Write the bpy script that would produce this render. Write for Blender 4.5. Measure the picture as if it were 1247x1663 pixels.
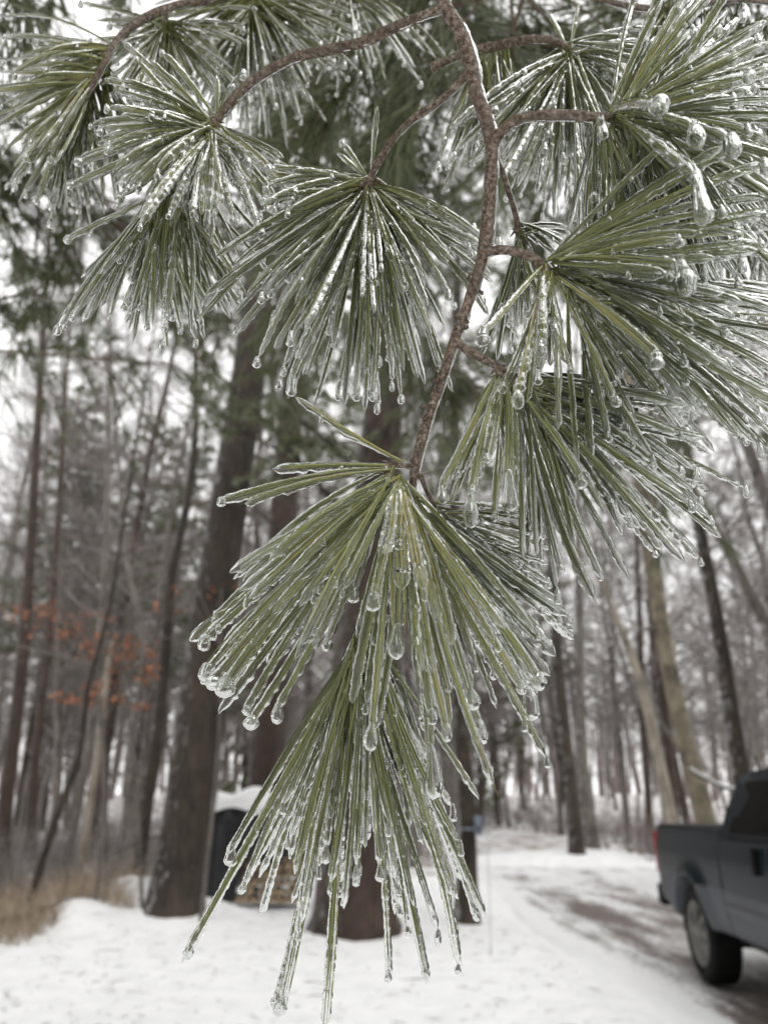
import bpy, math, random
import numpy as np
from mathutils import Matrix, Vector
S = bpy.context.scene
for o in list(bpy.data.objects): bpy.data.objects.remove(o)
# ------------------------------------------------------------------ camera
F, CX, CY = 1210.0, 623.5, 831.5            # focal length and centre in photo pixels
H = 1.48
TH = math.atan((1317 - CY) / F)
CAM = np.array([0, 0, H])
fv = np.array([0, math.cos(TH), math.sin(TH)])
uv = np.array([0, -math.sin(TH), math.cos(TH)])
rv = np.array([1.0, 0, 0])
cam_d = bpy.data.cameras.new('camera'); cam = bpy.data.objects.new('camera', cam_d)
S.collection.objects.link(cam); S.camera = cam
cam.location = CAM; cam.rotation_euler = (math.pi/2 + TH, 0, 0)
cam_d.sensor_fit = 'VERTICAL'; cam_d.sensor_height = 36; cam_d.sensor_width = 27
cam_d.lens = F / 1663 * 36
cam_d.clip_start = 0.02; cam_d.clip_end = 800
cam_d.dof.use_dof = True; cam_d.dof.focus_distance = 0.255; cam_d.dof.aperture_fstop = 12.5
# ------------------------------------------------------------------ world, sun, exposure
SUN_EL, SUN_AZ = math.radians(55), math.radians(150)
W = bpy.data.worlds.new('World'); S.world = W; W.use_nodes = True
nt = W.node_tree; nt.nodes.clear()
sky = nt.nodes.new('ShaderNodeTexSky'); sky.sky_type = 'NISHITA'; sky.sun_disc = False
sky.sun_elevation = SUN_EL; sky.sun_rotation = SUN_AZ; sky.air_density = 1.0; sky.dust_density = 6.0
hsv = nt.nodes.new('ShaderNodeHueSaturation'); hsv.inputs['Saturation'].default_value = 0.10
bgn = nt.nodes.new('ShaderNodeBackground'); bgn.inputs['Strength'].default_value = 0.13
out = nt.nodes.new('ShaderNodeOutputWorld')
mixc = nt.nodes.new('ShaderNodeMixRGB'); mixc.inputs[0].default_value = 0.85; mixc.inputs[2].default_value = (6.4, 6.35, 6.3, 1)   # an even cloud deck over the sky
nt.links.new(sky.outputs[0], hsv.inputs['Color']); nt.links.new(hsv.outputs[0], mixc.inputs[1]); nt.links.new(mixc.outputs[0], bgn.inputs['Color']); nt.links.new(bgn.outputs[0], out.inputs[0])
sun_d = bpy.data.lights.new('sun', 'SUN'); sun_d.energy = 0.5; sun_d.angle = math.radians(60); sun_d.color = (1, 0.97, 0.93)
sun = bpy.data.objects.new('sun', sun_d); S.collection.objects.link(sun)
sun.rotation_euler = (math.pi/2 - SUN_EL, 0, math.pi - SUN_AZ)
S.view_settings.view_transform = 'Standard'; S.view_settings.look = 'None'
S.view_settings.exposure = 1.0; S.view_settings.gamma = 1.0
cy = S.cycles
cy.max_bounces = 12; cy.transmission_bounces = 10; cy.diffuse_bounces = 3; cy.glossy_bounces = 4; cy.transparent_max_bounces = 8
cy.use_denoising = True; cy.use_adaptive_sampling = True; cy.adaptive_threshold = 0.02
cy.caustics_reflective = True; cy.caustics_refractive = True; cy.blur_glossy = 0.5

# ------------------------------------------------------------------ helpers
def ray(x, y): return fv + (x - CX) / F * rv - (y - CY) / F * uv
def P(x, y, d): return CAM + d * ray(x, y)
def G(x, y, z=0.0):
    d = ray(x, y); return CAM + d * ((z - H) / d[2])
def PY(x, y, Y):                              # the point of the ray at ground distance Y
    d = ray(x, y); return CAM + d * (Y / d[1])
def nrm(v): return v / (np.linalg.norm(v) + 1e-12)

def tag(o, label=None, cat=None, group=None, kind=None):
    if label: o['label'] = label
    if cat: o['category'] = cat
    if group: o['group'] = group
    if kind: o['kind'] = kind
    return o
def empty(name, loc=(0, 0, 0)):
    o = bpy.data.objects.new(name, None); S.collection.objects.link(o); o.location = Vector(loc)
    o.empty_display_size = 0.05
    return o

class MB:
    """collects tubes, lathes and quads and links them as one mesh"""
    def __init__(s): s.v = []; s.f = []; s.a = []; s.m = []; s.n = 0
    def add(s, v, f, a=0.5, m=0):
        v = np.asarray(v, float); f = np.asarray(f, int)
        s.v.append(v); s.f.append(f + s.n); s.a.append(np.full(len(v), a, float) if np.isscalar(a) else a)
        s.m.append(np.full(len(f), m)); s.n += len(v)
    def tube(s, p, r, k=4, a=0.5, b=None, ref=None, off=None, m=0, cap=False):
        p = np.asarray(p, float); n = len(p)
        r = np.broadcast_to(np.asarray(r, float), (n,)) if np.ndim(r) < 2 else r
        t = np.gradient(p, axis=0); t /= np.linalg.norm(t, axis=1)[:, None] + 1e-12
        if ref is None:
            ref = np.array([0, 1, 0.13]) if abs(t[:, 1]).mean() < 0.8 else np.array([1, 0, 0.11])
        sd = np.cross(t, ref); sd /= np.linalg.norm(sd, axis=1)[:, None] + 1e-12
        up = np.cross(sd, t)
        an = np.arange(k) * 2 * math.pi / k
        ca, sa = np.cos(an), np.sin(an)
        R = r[:, None] if r.ndim == 1 else r
        Rb = R if b is None else (np.asarray(b)[:, None] if np.ndim(b) == 1 else b)
        v = p[:, None, :] + (R * ca)[..., None] * sd[:, None, :] + (Rb * sa)[..., None] * up[:, None, :]
        v = v.reshape(-1, 3)
        i = np.arange(n - 1)[:, None] * k; j = np.arange(k)[None]; j2 = (j + 1) % k
        f = np.stack([i + j, i + j2, i + k + j2, i + k + j], -1).reshape(-1, 4)
        if cap:
            v = np.vstack([v, p[:1], p[-1:]]); c0 = n * k; c1 = c0 + 1
            e = np.arange(k); e2 = (e + 1) % k
            f = np.vstack([f, np.stack([np.full(k, c0), e2, e, e], -1), np.stack([np.full(k, c1), (n-1)*k + e, (n-1)*k + e2, (n-1)*k + e2], -1)])
        s.add(v, f, a, m)
    def box(s, c, d, M=None, a=0.5, m=0):
        v = np.array([[x, y, z] for z in (-.5, .5) for y in (-.5, .5) for x in (-.5, .5)]) * np.array(d)
        if M is not None: v = v @ np.asarray(M).T
        s.add(v + np.array(c), [[0, 2, 3, 1], [4, 5, 7, 6], [0, 1, 5, 4], [2, 6, 7, 3], [0, 4, 6, 2], [1, 3, 7, 5]], a, m)
    def build(s, name, mats, parent=None, smooth=True, local=False):
        me = bpy.data.meshes.new(name)
        v = np.concatenate(s.v) if s.v else np.zeros((0, 3)); f = np.concatenate(s.f) if s.f else np.zeros((0, 4), int)
        q = None if local else parent
        while q is not None: v = v - np.array(q.location); q = q.parent
        a = np.concatenate(s.a) if s.a else np.zeros(0); m = np.concatenate(s.m) if s.m else np.zeros(0)
        deg = f[:, 2] == f[:, 3] if len(f) else np.zeros(0, bool)
        q = f[~deg]; t = f[deg][:, :3]
        fl = np.concatenate([q.ravel(), t.ravel()])
        tot = np.concatenate([np.full(len(q), 4), np.full(len(t), 3)])
        me.vertices.add(len(v)); me.vertices.foreach_set('co', v.ravel())
        me.loops.add(len(fl)); me.loops.foreach_set('vertex_index', fl)
        me.polygons.add(len(tot)); me.polygons.foreach_set('loop_start', np.concatenate([[0], np.cumsum(tot)[:-1]]).astype(int) if len(tot) else np.zeros(0, int))
        me.polygons.foreach_set('loop_total', tot)
        mi = np.concatenate([m[~deg], m[deg]]).astype(int)
        me.polygons.foreach_set('material_index', mi)
        me.polygons.foreach_set('use_smooth', np.full(len(tot), smooth))
        at = me.attributes.new('tint', 'FLOAT', 'POINT'); at.data.foreach_set('value', a)
        me.update(calc_edges=True)
        for mm in (mats if isinstance(mats, (list, tuple)) else [mats]): me.materials.append(mm)
        o = bpy.data.objects.new(name, me); S.collection.objects.link(o)
        if parent is not None: o.parent = parent
        return o

# ------------------------------------------------------------------ materials
def new_mat(name):
    m = bpy.data.materials.new(name); m.use_nodes = True
    return m, m.node_tree, m.node_tree.nodes['Principled BSDF']
def N(t, ty, **kw):
    n = t.nodes.new(ty)
    for k, v in kw.items():
        if k in n.inputs: n.inputs[k].default_value = v
        else: setattr(n, k, v)
    return n
def ramp(t, src, stops):
    r = t.nodes.new('ShaderNodeValToRGB')
    e = r.color_ramp.elements
    while len(e) < len(stops): e.new(0.5)
    for i, (p, c) in enumerate(stops): e[i].position = p; e[i].color = (*c, 1) if len(c) == 3 else c
    t.links.new(src, r.inputs[0]); return r.outputs[0]
def bump(t, b, src, strength, dist):
    n = t.nodes.new('ShaderNodeBump'); n.inputs['Strength'].default_value = strength; n.inputs['Distance'].default_value = dist
    t.links.new(src, n.inputs['Height']); t.links.new(n.outputs[0], b.inputs['Normal'])
def coords(t, scale=(1, 1, 1), kind='Object'):
    c = t.nodes.new('ShaderNodeTexCoord'); mp = t.nodes.new('ShaderNodeMapping'); mp.inputs['Scale'].default_value = scale
    t.links.new(c.outputs[kind], mp.inputs[0]); return mp.outputs[0]
def noise(t, vec, scale, detail=4, rough=0.55):
    n = t.nodes.new('ShaderNodeTexNoise'); n.inputs['Scale'].default_value = scale; n.inputs['Detail'].default_value = detail; n.inputs['Roughness'].default_value = rough
    t.links.new(vec, n.inputs['Vector']); return n.outputs['Fac']
def simple(name, col, rough=0.6, metal=0.0, nscale=0, var=0.2, spec=0.5):
    m, t, b = new_mat(name)
    b.inputs['Roughness'].default_value = rough; b.inputs['Metallic'].default_value = metal
    b.inputs['Specular IOR Level'].default_value = spec
    v = coords(t); f = noise(t, v, nscale or 8)
    c = ramp(t, f, [(0.3, tuple(x * (1 - var) for x in col)), (0.7, tuple(min(1, x * (1 + var)) for x in col))])
    t.links.new(c, b.inputs['Base Color'])
    return m
def tinted(name, stops, rough=0.4, spec=0.5, nscale=60, trans=0.0):
    m, t, b = new_mat(name)
    at = t.nodes.new('ShaderNodeAttribute'); at.attribute_name = 'tint'
    v = coords(t); f = noise(t, v, nscale, 2)
    ad = N(t, 'ShaderNodeMath', operation='MULTIPLY_ADD'); ad.inputs[1].default_value = 0.35
    t.links.new(f, ad.inputs[0]); t.links.new(at.outputs['Fac'], ad.inputs[2])
    sb = N(t, 'ShaderNodeMath', operation='SUBTRACT'); sb.inputs[1].default_value = 0.17; t.links.new(ad.outputs[0], sb.inputs[0])
    t.links.new(ramp(t, sb.outputs[0], stops), b.inputs['Base Color'])
    b.inputs['Roughness'].default_value = rough; b.inputs['Specular IOR Level'].default_value = spec
    return m
M = {}
M['needle'] = tinted('pine_needle', [(0.0, (0.030, 0.036, 0.008)), (0.4, (0.125, 0.140, 0.032)), (0.8, (0.34, 0.36, 0.13)), (1.0, (0.42, 0.37, 0.13))], 0.35, 0.5, 90)
M['needle_far'] = tinted('pine_needle_frosted', [(0.0, (0.055, 0.068, 0.025)), (0.5, (0.155, 0.18, 0.08)), (1.0, (0.34, 0.37, 0.23))], 0.25, 0.8, 30)
def make_ice(name, rough, bs, bd):
    m = bpy.data.materials.new(name); m.use_nodes = True; t = m.node_tree; t.nodes.clear()
    o = t.nodes.new('ShaderNodeOutputMaterial'); g = t.nodes.new('ShaderNodeBsdfGlass')
    g.inputs['Color'].default_value = (0.975, 0.985, 0.975, 1); g.inputs['Roughness'].default_value = rough; g.inputs['IOR'].default_value = 1.31
    v = coords(t); f = noise(t, v, bs, 3)
    bn = t.nodes.new('ShaderNodeBump'); bn.inputs['Strength'].default_value = 0.35; bn.inputs['Distance'].default_value = bd
    t.links.new(f, bn.inputs['Height']); t.links.new(bn.outputs[0], g.inputs['Normal']); t.links.new(g.outputs[0], o.inputs['Surface'])
    return m
M['ice'] = make_ice('clear_ice', 0.03, 700, 0.0006)
M['drop'] = make_ice('clear_ice_drop', 0.0, 500, 0.0003)
def bark_small():
    m, t, b = new_mat('twig_bark'); v = coords(t)
    f = noise(t, v, 620, 5, 0.7); g = noise(t, v, 110, 4, .65)
    c = ramp(t, f, [(0.34, (0.04, 0.026, 0.016)), (0.47, (0.14, 0.098, 0.068)), (0.58, (0.27, 0.225, 0.185)), (0.72, (0.5, 0.46, 0.42))])
    mx = N(t, 'ShaderNodeMixRGB', blend_type='MULTIPLY'); mx.inputs[0].default_value = 0.7
    t.links.new(c, mx.inputs[1]); t.links.new(ramp(t, g, [(0.3, (0.45, 0.42, 0.38)), (0.5, (.9, .8, .75)), (0.7, (1.2, 1.12, 1.08))]), mx.inputs[2])
    t.links.new(mx.outputs[0], b.inputs['Base Color']); b.inputs['Roughness'].default_value = 0.22
    bump(t, b, f, 0.6, 0.0010); return m
M['twig'] = bark_small()
def bark(name, dark, light, zs=0.25, sc=14, snow=0.0, sn=0.0):
    m, t, b = new_mat(name); v = coords(t, (1, 1, zs))
    f = noise(t, v, sc, 6, 0.6); g = noise(t, coords(t, (1, 1, 1)), 1.6, 3)
    ad = N(t, 'ShaderNodeMath', operation='MULTIPLY_ADD'); ad.inputs[1].default_value = 0.5
    t.links.new(g, ad.inputs[0])
    m2 = N(t, 'ShaderNodeMath', operation='MULTIPLY'); m2.inputs[1].default_value = 0.5; t.links.new(f, m2.inputs[0]); t.links.new(m2.outputs[0], ad.inputs[2])
    t.links.new(ramp(t, ad.outputs[0], [(0.36, dark), (0.62, light)]), b.inputs['Base Color'])
    if sn:                                     # flecks of blown snow frozen to the windward side
        ge = t.nodes.new('ShaderNodeNewGeometry'); dt = N(t, 'ShaderNodeVectorMath', operation='DOT_PRODUCT'); dt.inputs[1].default_value = (-0.95, 0.1, 0.3); t.links.new(ge.outputs['Normal'], dt.inputs[0])
        h = noise(t, coords(t, (1, 1, .5)), 11, 5, .7); a2 = N(t, 'ShaderNodeMath', operation='MULTIPLY_ADD'); a2.inputs[1].default_value = 0.22; t.links.new(dt.outputs['Value'], a2.inputs[0]); t.links.new(h, a2.inputs[2])
        mk = ramp(t, a2.outputs[0], [(.66, (0, 0, 0)), (.78, (sn, sn, sn))]); mx = N(t, 'ShaderNodeMixRGB'); mx.inputs[2].default_value = (.75, .76, .78, 1)
        src = b.inputs['Base Color'].links[0].from_socket; t.links.new(mk, mx.inputs[0]); t.links.new(src, mx.inputs[1]); t.links.new(mx.outputs[0], b.inputs['Base Color'])
    b.inputs['Roughness'].default_value = 0.75; bump(t, b, f, 0.8, 0.03); return m
M['bark_dark'] = bark('wet_pine_bark', (0.008, 0.006, 0.004), (0.062, 0.044, 0.030), sn=.35)
M['bark_red'] = bark('reddish_pine_bark', (0.016, 0.009, 0.006), (0.068, 0.042, 0.031), sn=.2)
M['bark_grey'] = bark('grey_bark', (0.055, 0.046, 0.038), (0.20, 0.175, 0.155), sc=9, sn=.5)
M['bark_moss'] = bark('mossy_tan_bark', (0.045, 0.038, 0.026), (0.30, 0.26, 0.185), 0.5, 7)
M['bark_pale'] = bark('pale_bark', (0.13, 0.11, 0.085), (0.44, 0.39, 0.32), 0.4, 6)
M['twigs_ice'] = simple('icy_bare_twigs', (0.15, 0.128, 0.115), 0.3, nscale=3, var=0.35, spec=0.9)
M['twigs_red'] = simple('reddish_icy_twigs', (0.19, 0.15, 0.145), 0.3, nscale=3, var=0.3, spec=0.9)
M['oak_leaf'] = tinted('dead_oak_leaf', [(0.0, (0.26, 0.075, 0.024)), (1.0, (0.46, 0.18, 0.08))], 0.5, 0.5, 8)
M['grass'] = tinted('dry_grass', [(0.0, (0.22, 0.16, 0.11)), (1.0, (0.60, 0.49, 0.37))], 0.6, 0.4, 5)
def snow_mat():
    m, t, b = new_mat('snow'); v = coords(t)
    f = noise(t, v, 3.0, 6, 0.6); g = noise(t, v, 22, 4, 0.6)
    c = ramp(t, f, [(0.25, (0.76, 0.77, 0.78)), (0.6, (0.90, 0.905, 0.91))])
    # specks of bark and needles fallen on the snow
    w = noise(t, v, 60, 3, 0.7); sp = ramp(t, w, [(0.655, (1, 1, 1)), (0.72, (0.5, 0.45, 0.38))])
    mx = N(t, 'ShaderNodeMixRGB', blend_type='MULTIPLY'); mx.inputs[0].default_value = 0.7
    t.links.new(c, mx.inputs[1]); t.links.new(sp, mx.inputs[2]); t.links.new(mx.outputs[0], b.inputs['Base Color'])
    b.inputs['Roughness'].default_value = 0.6; b.inputs['Subsurface Weight'].default_value = 0.0
    ad = N(t, 'ShaderNodeMath', operation='ADD'); t.links.new(f, ad.inputs[0]); t.links.new(g, ad.inputs[1])
    bump(t, b, ad.outputs[0], 0.6, 0.03); return m
M['snow'] = snow_mat()
def floor_mat():
    m, t, b = new_mat('leaf_litter_and_snow'); v = coords(t)
    f = noise(t, v, 1.3, 8, 0.65); g = noise(t, v, 12, 5)
    lit = ramp(t, g, [(0.3, (0.14, 0.10, 0.075)), (0.7, (0.36, 0.27, 0.20))])
    mk = ramp(t, f, [(0.44, (0, 0, 0)), (0.50, (1, 1, 1))])
    mx = N(t, 'ShaderNodeMixRGB'); t.links.new(mk, mx.inputs[0]); t.links.new(lit, mx.inputs[1]); mx.inputs[2].default_value = (0.78, 0.78, 0.79, 1)
    t.links.new(mx.outputs[0], b.inputs['Base Color']); b.inputs['Roughness'].default_value = 0.8; bump(t, b, g, 0.8, 0.05); return m
M['floor'] = floor_mat()
def road_mat():
    m, t, b = new_mat('slushy_driveway'); t.nodes  # streaks follow the driveway (object y)
    v = coords(t, (1.0, 0.22, 1)); f = noise(t, v, 2.2, 8, 0.65); g = noise(t, coords(t), 16, 6, 0.6)
    ad = N(t, 'ShaderNodeMath', operation='MULTIPLY_ADD'); ad.inputs[1].default_value = 0.42; t.links.new(g, ad.inputs[0])
    at = t.nodes.new('ShaderNodeAttribute'); at.attribute_name = 'tint'
    s2 = N(t, 'ShaderNodeMath', operation='MULTIPLY_ADD'); s2.inputs[1].default_value = 0.75; t.links.new(f, s2.inputs[0]); t.links.new(at.outputs['Fac'], s2.inputs[2])
    t.links.new(s2.outputs[0], ad.inputs[2])
    mk = ramp(t, ad.outputs[0], [(0.56, (1, 1, 1)), (0.63, (0.5, 0.5, 0.5)), (0.72, (0, 0, 0))])
    dirt = ramp(t, g, [(0.3, (0.07, 0.052, 0.045)), (0.7, (0.20, 0.165, 0.15))])
    sn = ramp(t, f, [(0.25, (0.74, 0.75, 0.76)), (0.6, (0.89, 0.895, 0.90))])
    mx = N(t, 'ShaderNodeMixRGB'); t.links.new(mk, mx.inputs[0]); t.links.new(dirt, mx.inputs[1]); t.links.new(sn, mx.inputs[2])
    t.links.new(mx.outputs[0], b.inputs['Base Color']); b.inputs['Roughness'].default_value = 0.45; bump(t, b, ad.outputs[0], 0.6, 0.03); return m
M['road'] = road_mat()

# ------------------------------------------------------------------ ground
def hnoise(x, y, s, seed):
    r = np.random.RandomState(seed); z = 0
    for k in range(6):
        a = r.uniform(0, 6.28); w = s * r.uniform(0.6, 1.8); z = z + np.sin((x*math.cos(a) + y*math.sin(a)) * w + r.uniform(0, 6.28)) / 6
    return z
mounds = []
for (px, py, rad, hh) in ((285, 1504, 0.75, 0.22), (330, 1490, .6, 0.18), (210, 1480, 0.6, 0.48), (165, 1492, 0.5, 0.32), (120, 1508, .5, .2), (490, 1462, 0.7, 0.34), (585, 1513, 0.9, 0.10), (660, 1470, 0.9, 0.22), (757, 1500, 0.5, 0.04), (440, 1462, 0.9, 0.10), (930, 1402, 2.6, 0.30), (1030, 1408, 2.4, 0.22), (520, 1500, .6, .08), (120, 1510, .7, .14)):
    g = G(px, py); mounds.append((g[0], g[1], rad, hh))
def gz(x, y):
    z = 0.045 * hnoise(x, y, 1.2, 3) + 0.02 * hnoise(x, y, 4.5, 4) + 0.012 * hnoise(x, y, 11, 5) * (y < 30)
    for (mx, my, rad, hh) in mounds: z = z + hh * np.exp(-((x-mx)**2 + (y-my)**2) / (rad*rad))
    z = z + 3.4 * (1 / (1 + np.exp(-(y - 62) / 9)))          # the wood rises far behind
    rd = np.clip((x - 1.9) / 0.8, 0, 1) * np.clip((26 - y) / 3, 0, 1)
    return z * (1 - rd) - 0.05 * rd
def sheet(name, xs, ys, zf, mat, tint=None):
    X, Y = np.meshgrid(xs, ys); Z = zf(X, Y)
    v = np.stack([X, Y, Z], -1).reshape(-1, 3); nx = len(xs); ny = len(ys)
    i = (np.arange(ny-1)[:, None] * nx + np.arange(nx-1)[None]).ravel()
    f = np.stack([i, i+1, i+nx+1, i+nx], -1)
    mb = MB(); mb.add(v, f, tint(X, Y).ravel() if tint else 0.5); return mb.build(name, mat)
def graded(a, b, n, p=1.0):
    t = np.linspace(0, 1, n); return a + (b - a) * t**p
xs = np.concatenate([np.linspace(-260, -14, 30)[:-1], np.linspace(-14, 12, 260), np.linspace(12, 260, 30)[1:]])
ys = np.concatenate([np.linspace(-60, 2, 12)[:-1], np.linspace(2, 30, 280), np.linspace(30, 420, 70)[1:]])
g = sheet('snow_ground', xs, ys, gz, M['snow']); tag(g, kind='structure')
def ff_edge(x): return 15.0 + 0.5*np.sin(x*1.1) + 0.3*np.sin(x*2.7)
def ffz(x, y): return gz(x, y) + 0.02
# leaf littered floor of the wood, left of the driveway, begins behind the trunks
def floor_sheet():
    xs = np.linspace(-70, 60, 90); v = []; n = 70
    T = np.linspace(0, 1, n)**2
    X = np.repeat(xs[None], n, 0); 
    y0 = np.where(xs < -4.2, 10.9 + 0.35*np.sin(xs*2.3) + (xs + 4.2)*0.05, np.where(xs < 3.0, 19.0, 27.5)) + 0.5*np.sin(xs*1.3)
    Y = y0[None] + T[:, None] * (200 - y0[None]); Z = gz(X, Y) + 0.02
    v = np.stack([X, Y, Z], -1).reshape(-1, 3); nx = len(xs)
    i = (np.arange(n-1)[:, None] * nx + np.arange(nx-1)[None]).ravel()
    mb = MB(); mb.add(v, np.stack([i, i+1, i+nx+1, i+nx], -1)); return mb.build('forest_floor', M['floor'])
tag(floor_sheet(), kind='structure')
# driveway sheet: its tint carries where wheels have worn the snow through
def rz(x, y): return 0.0 + 0.012 * hnoise(x, y, 3, 9) - 0.02 * (np.exp(-((x - 3.3)/0.35)**2) + np.exp(-((x-4.9)/0.35)**2))
def rt(x, y):
    near = np.clip((8.8 - y) / 2.5, 0, 1); xc = x - 0.012*(y-8)
    tr = np.exp(-((xc - 3.15)/0.42)**2) + np.exp(-((xc - 4.7)/0.5)**2)
    far = 0.12 * tr * np.clip((26 - y)/12, 0.35, 1) + 0.12 * np.exp(-((y - 12.6)/2.8)**2) * np.exp(-((xc - 3.7)/1.1)**2)
    edge = np.clip((2.55 - x) / 0.6, 0, 1)
    return -0.045 + far + 0.20 * near * np.clip((x - 2.2) / 0.9, 0, 1) - 0.25 * edge
tag(sheet('driveway', np.linspace(1.95, 7.6, 60), np.linspace(-6, 30, 200), lambda x, y: rz(x, y) + 0.012 - 0.05*np.clip((2.1-x)/0.15, 0, 1), M['road'], rt), kind='structure')
# ------------------------------------------------------------------ iced pine boughs
UP = np.array([0, 0, 1.0])
def bez(A, B, sag, rng, n):
    L = np.linalg.norm(B - A); t = np.linspace(0, 1, n)[:, None]
    dh = nrm(B - A); hor = math.sqrt(max(0.0, 1 - dh[2]**2))
    C = (A + B) / 2 + UP * sag * L * hor + np.array([rng.gauss(0, 1) for _ in range(3)]) * 0.034 * L
    return (1-t)**2 * A + 2*t*(1-t) * C + t*t * B
def smooth_noise(rs, n, step):
    k = max(2, int(n / step) + 3); c = rs.rand(k); x = np.linspace(0, k - 1.001, n); i = x.astype(int); u = x - i; u = u*u*(3-2*u)
    return c[i] * (1-u) + c[np.minimum(i+1, k-1)] * u
def drop_mesh(mb, T, r, ln, rs, k=14):
    """a frozen drop hanging from the tip T, r its bulb radius, ln its whole length"""
    ln = ln + 0.7 * r; r = r * 1.12; n = 16; t = np.linspace(0, 1, n)
    z = -ln * t; neck = 0.45 * r
    bulb = max(0.0, ln - 2*r) / ln
    R = []
    for s in t:
        d = ln * (1 - s)                       # height over the lowest point
        if d < r: R.append(math.sqrt(max(0, r*r - (r - d)**2)))
        else:
            q = min(1, (d - r) / max(ln - r, 1e-6)); R.append(r * (1 - 0.62 * q**1.6))
    R = np.array(R) * (1 + 0.10 * (rs.rand(n) - 0.5) + 0.10 * np.sin(t * rs.uniform(5, 11) + rs.uniform(0, 6))); R[0] *= 0.6; R[-1] = 1e-5
    sx, sy = rs.uniform(-.35, .35, 2) * r
    p = T + np.stack([sx * np.sin(t * 2.6), sy * np.sin(t * 2.2), z + 0.7*r], -1)
    mb.tube(p, R, k, ref=np.array([0, 1.0, 0]), cap=True)
class Tuft:
    def __init__(s, parent, depth, seed, lod=0):
        s.parent = parent; s.d = depth; s.rng = random.Random(seed); s.rs = np.random.RandomState(seed)
        s.nm = MB(); s.ice = MB(); s.drops = []; s.lod = lod; s.sm = MB()
    def bundle(s, A, B, hw, nn, heavy, sag, tint, drop=None, r0=0.00033):
        rng, rs = s.rng, s.rs
        L = np.linalg.norm(B - A); n = 9
        path = bez(A, B, sag, rng, n)
        t = np.gradient(path, axis=0); t /= np.linalg.norm(t, axis=1)[:, None]
        vd = nrm(path.mean(0) - CAM)
        lat = np.cross(t, vd); lat /= np.linalg.norm(lat, axis=1)[:, None] + 1e-9; dep = np.cross(lat, t)
        tt = np.linspace(0, 1, n)
        for i in range(nn):
            if nn == 1: o = 0; q = 0
            else:
                o = (i / (nn - 1) - 0.5) * 2 * hw * 1.0 + rng.gauss(0, 0.00025); q = rng.gauss(0, 0.0004)
            prof = np.sin(np.pi * np.clip(tt * 0.55 + 0.02, 0, 1)) 
            wob = rng.gauss(0, 0.35) * max(hw, .0006) * np.sin(tt * math.pi * rng.uniform(1, 2))
            p = path + lat * (o * prof + wob)[:, None] + dep * (q * prof)[:, None]
            e = rng.uniform(0.86, 1.03) if not drop else rng.uniform(.94, 1.01)
            if True:
                x = tt * e * (n - 1); ii = np.clip(x.astype(int), 0, n - 2); u = (x - ii)[:, None]; p = p[ii] * (1-u) + p[ii+1] * u
            rr = r0 * np.array([1, 1, 1, 1, 1, 1, .95, .75, .12]) * rng.uniform(0.75, 1.1)
            s.nm.tube(p, rr, 4, a=min(1, max(0, tint + rng.gauss(0, 0.15))), b=rr * 0.75)
        if heavy <= 0: return
        st = 0.0009 if s.lod == 0 else 0.0018
        m = max(8, int(L / st)); t0 = 0.03 if s.lod == 0 else 0.1
        x = np.linspace(t0, 0.985, m) * (n - 1); ii = np.minimum(x.astype(int), n - 2); u = (x - ii)[:, None]
        p = path[ii] * (1-u) + path[ii+1] * u
        b1 = smooth_noise(rs, m, 2.2); b2 = smooth_noise(rs, m, 6)
        env = np.clip(np.linspace(0.35, 1.5, m), 0, 1.15)
        base = (0.00036 + 0.00030 * min(heavy, 1.1)) * (1 if s.lod == 0 else 0.8)
        bead = smooth_noise(rs, m, 1.7)**2; th = base * env * (0.66 + 0.40 * b1 + 0.40 * b2 + .55 * bead)
        wd = (hw + base * (0.45 + 0.5 * smooth_noise(rs, m, 2.4) + 0.5 * b2 + .6 * bead)) * np.clip(env, .5, 1.05)
        ends = np.ones(m); ends[0] = 0.1; ends[-4:] = (.9, .7, .45, .1)
        p = p - UP * (th * (.25 + .5 * bead))[:, None]
        p = p + (rs.rand(m, 3) - 0.5) * 0.00018
        s.ice.tube(p, wd * ends, 7 if s.lod == 0 else 5, b=th * ends, ref=vd)
        # beads frozen along the underside
        for _ in range(rng.choice([0, 0, 0, 1, 1]) if s.lod == 0 else rng.choice([0, 0, 1])):
            k = rng.randint(m // 3, m - 1); r = rng.uniform(0.0006, 0.0011) * (0.8 + 0.5 * heavy)
            drop_mesh(s.sm, p[k] - UP * th[k] * 0.2, r * .8, r * rng.uniform(2.2, 3.4), rs, 8)
        if drop: s.drops.append((path[-1] * .75 + path[-2] * .25, drop[0], drop[1]))
        elif rng.random() < (0.35 if s.lod == 0 else 0.4):
            r = rng.uniform(0.0008, 0.0015); drop_mesh(s.sm, path[-1] + UP * 0.0004, r, r * rng.uniform(2.2, 4.5), rs, 10)
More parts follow.
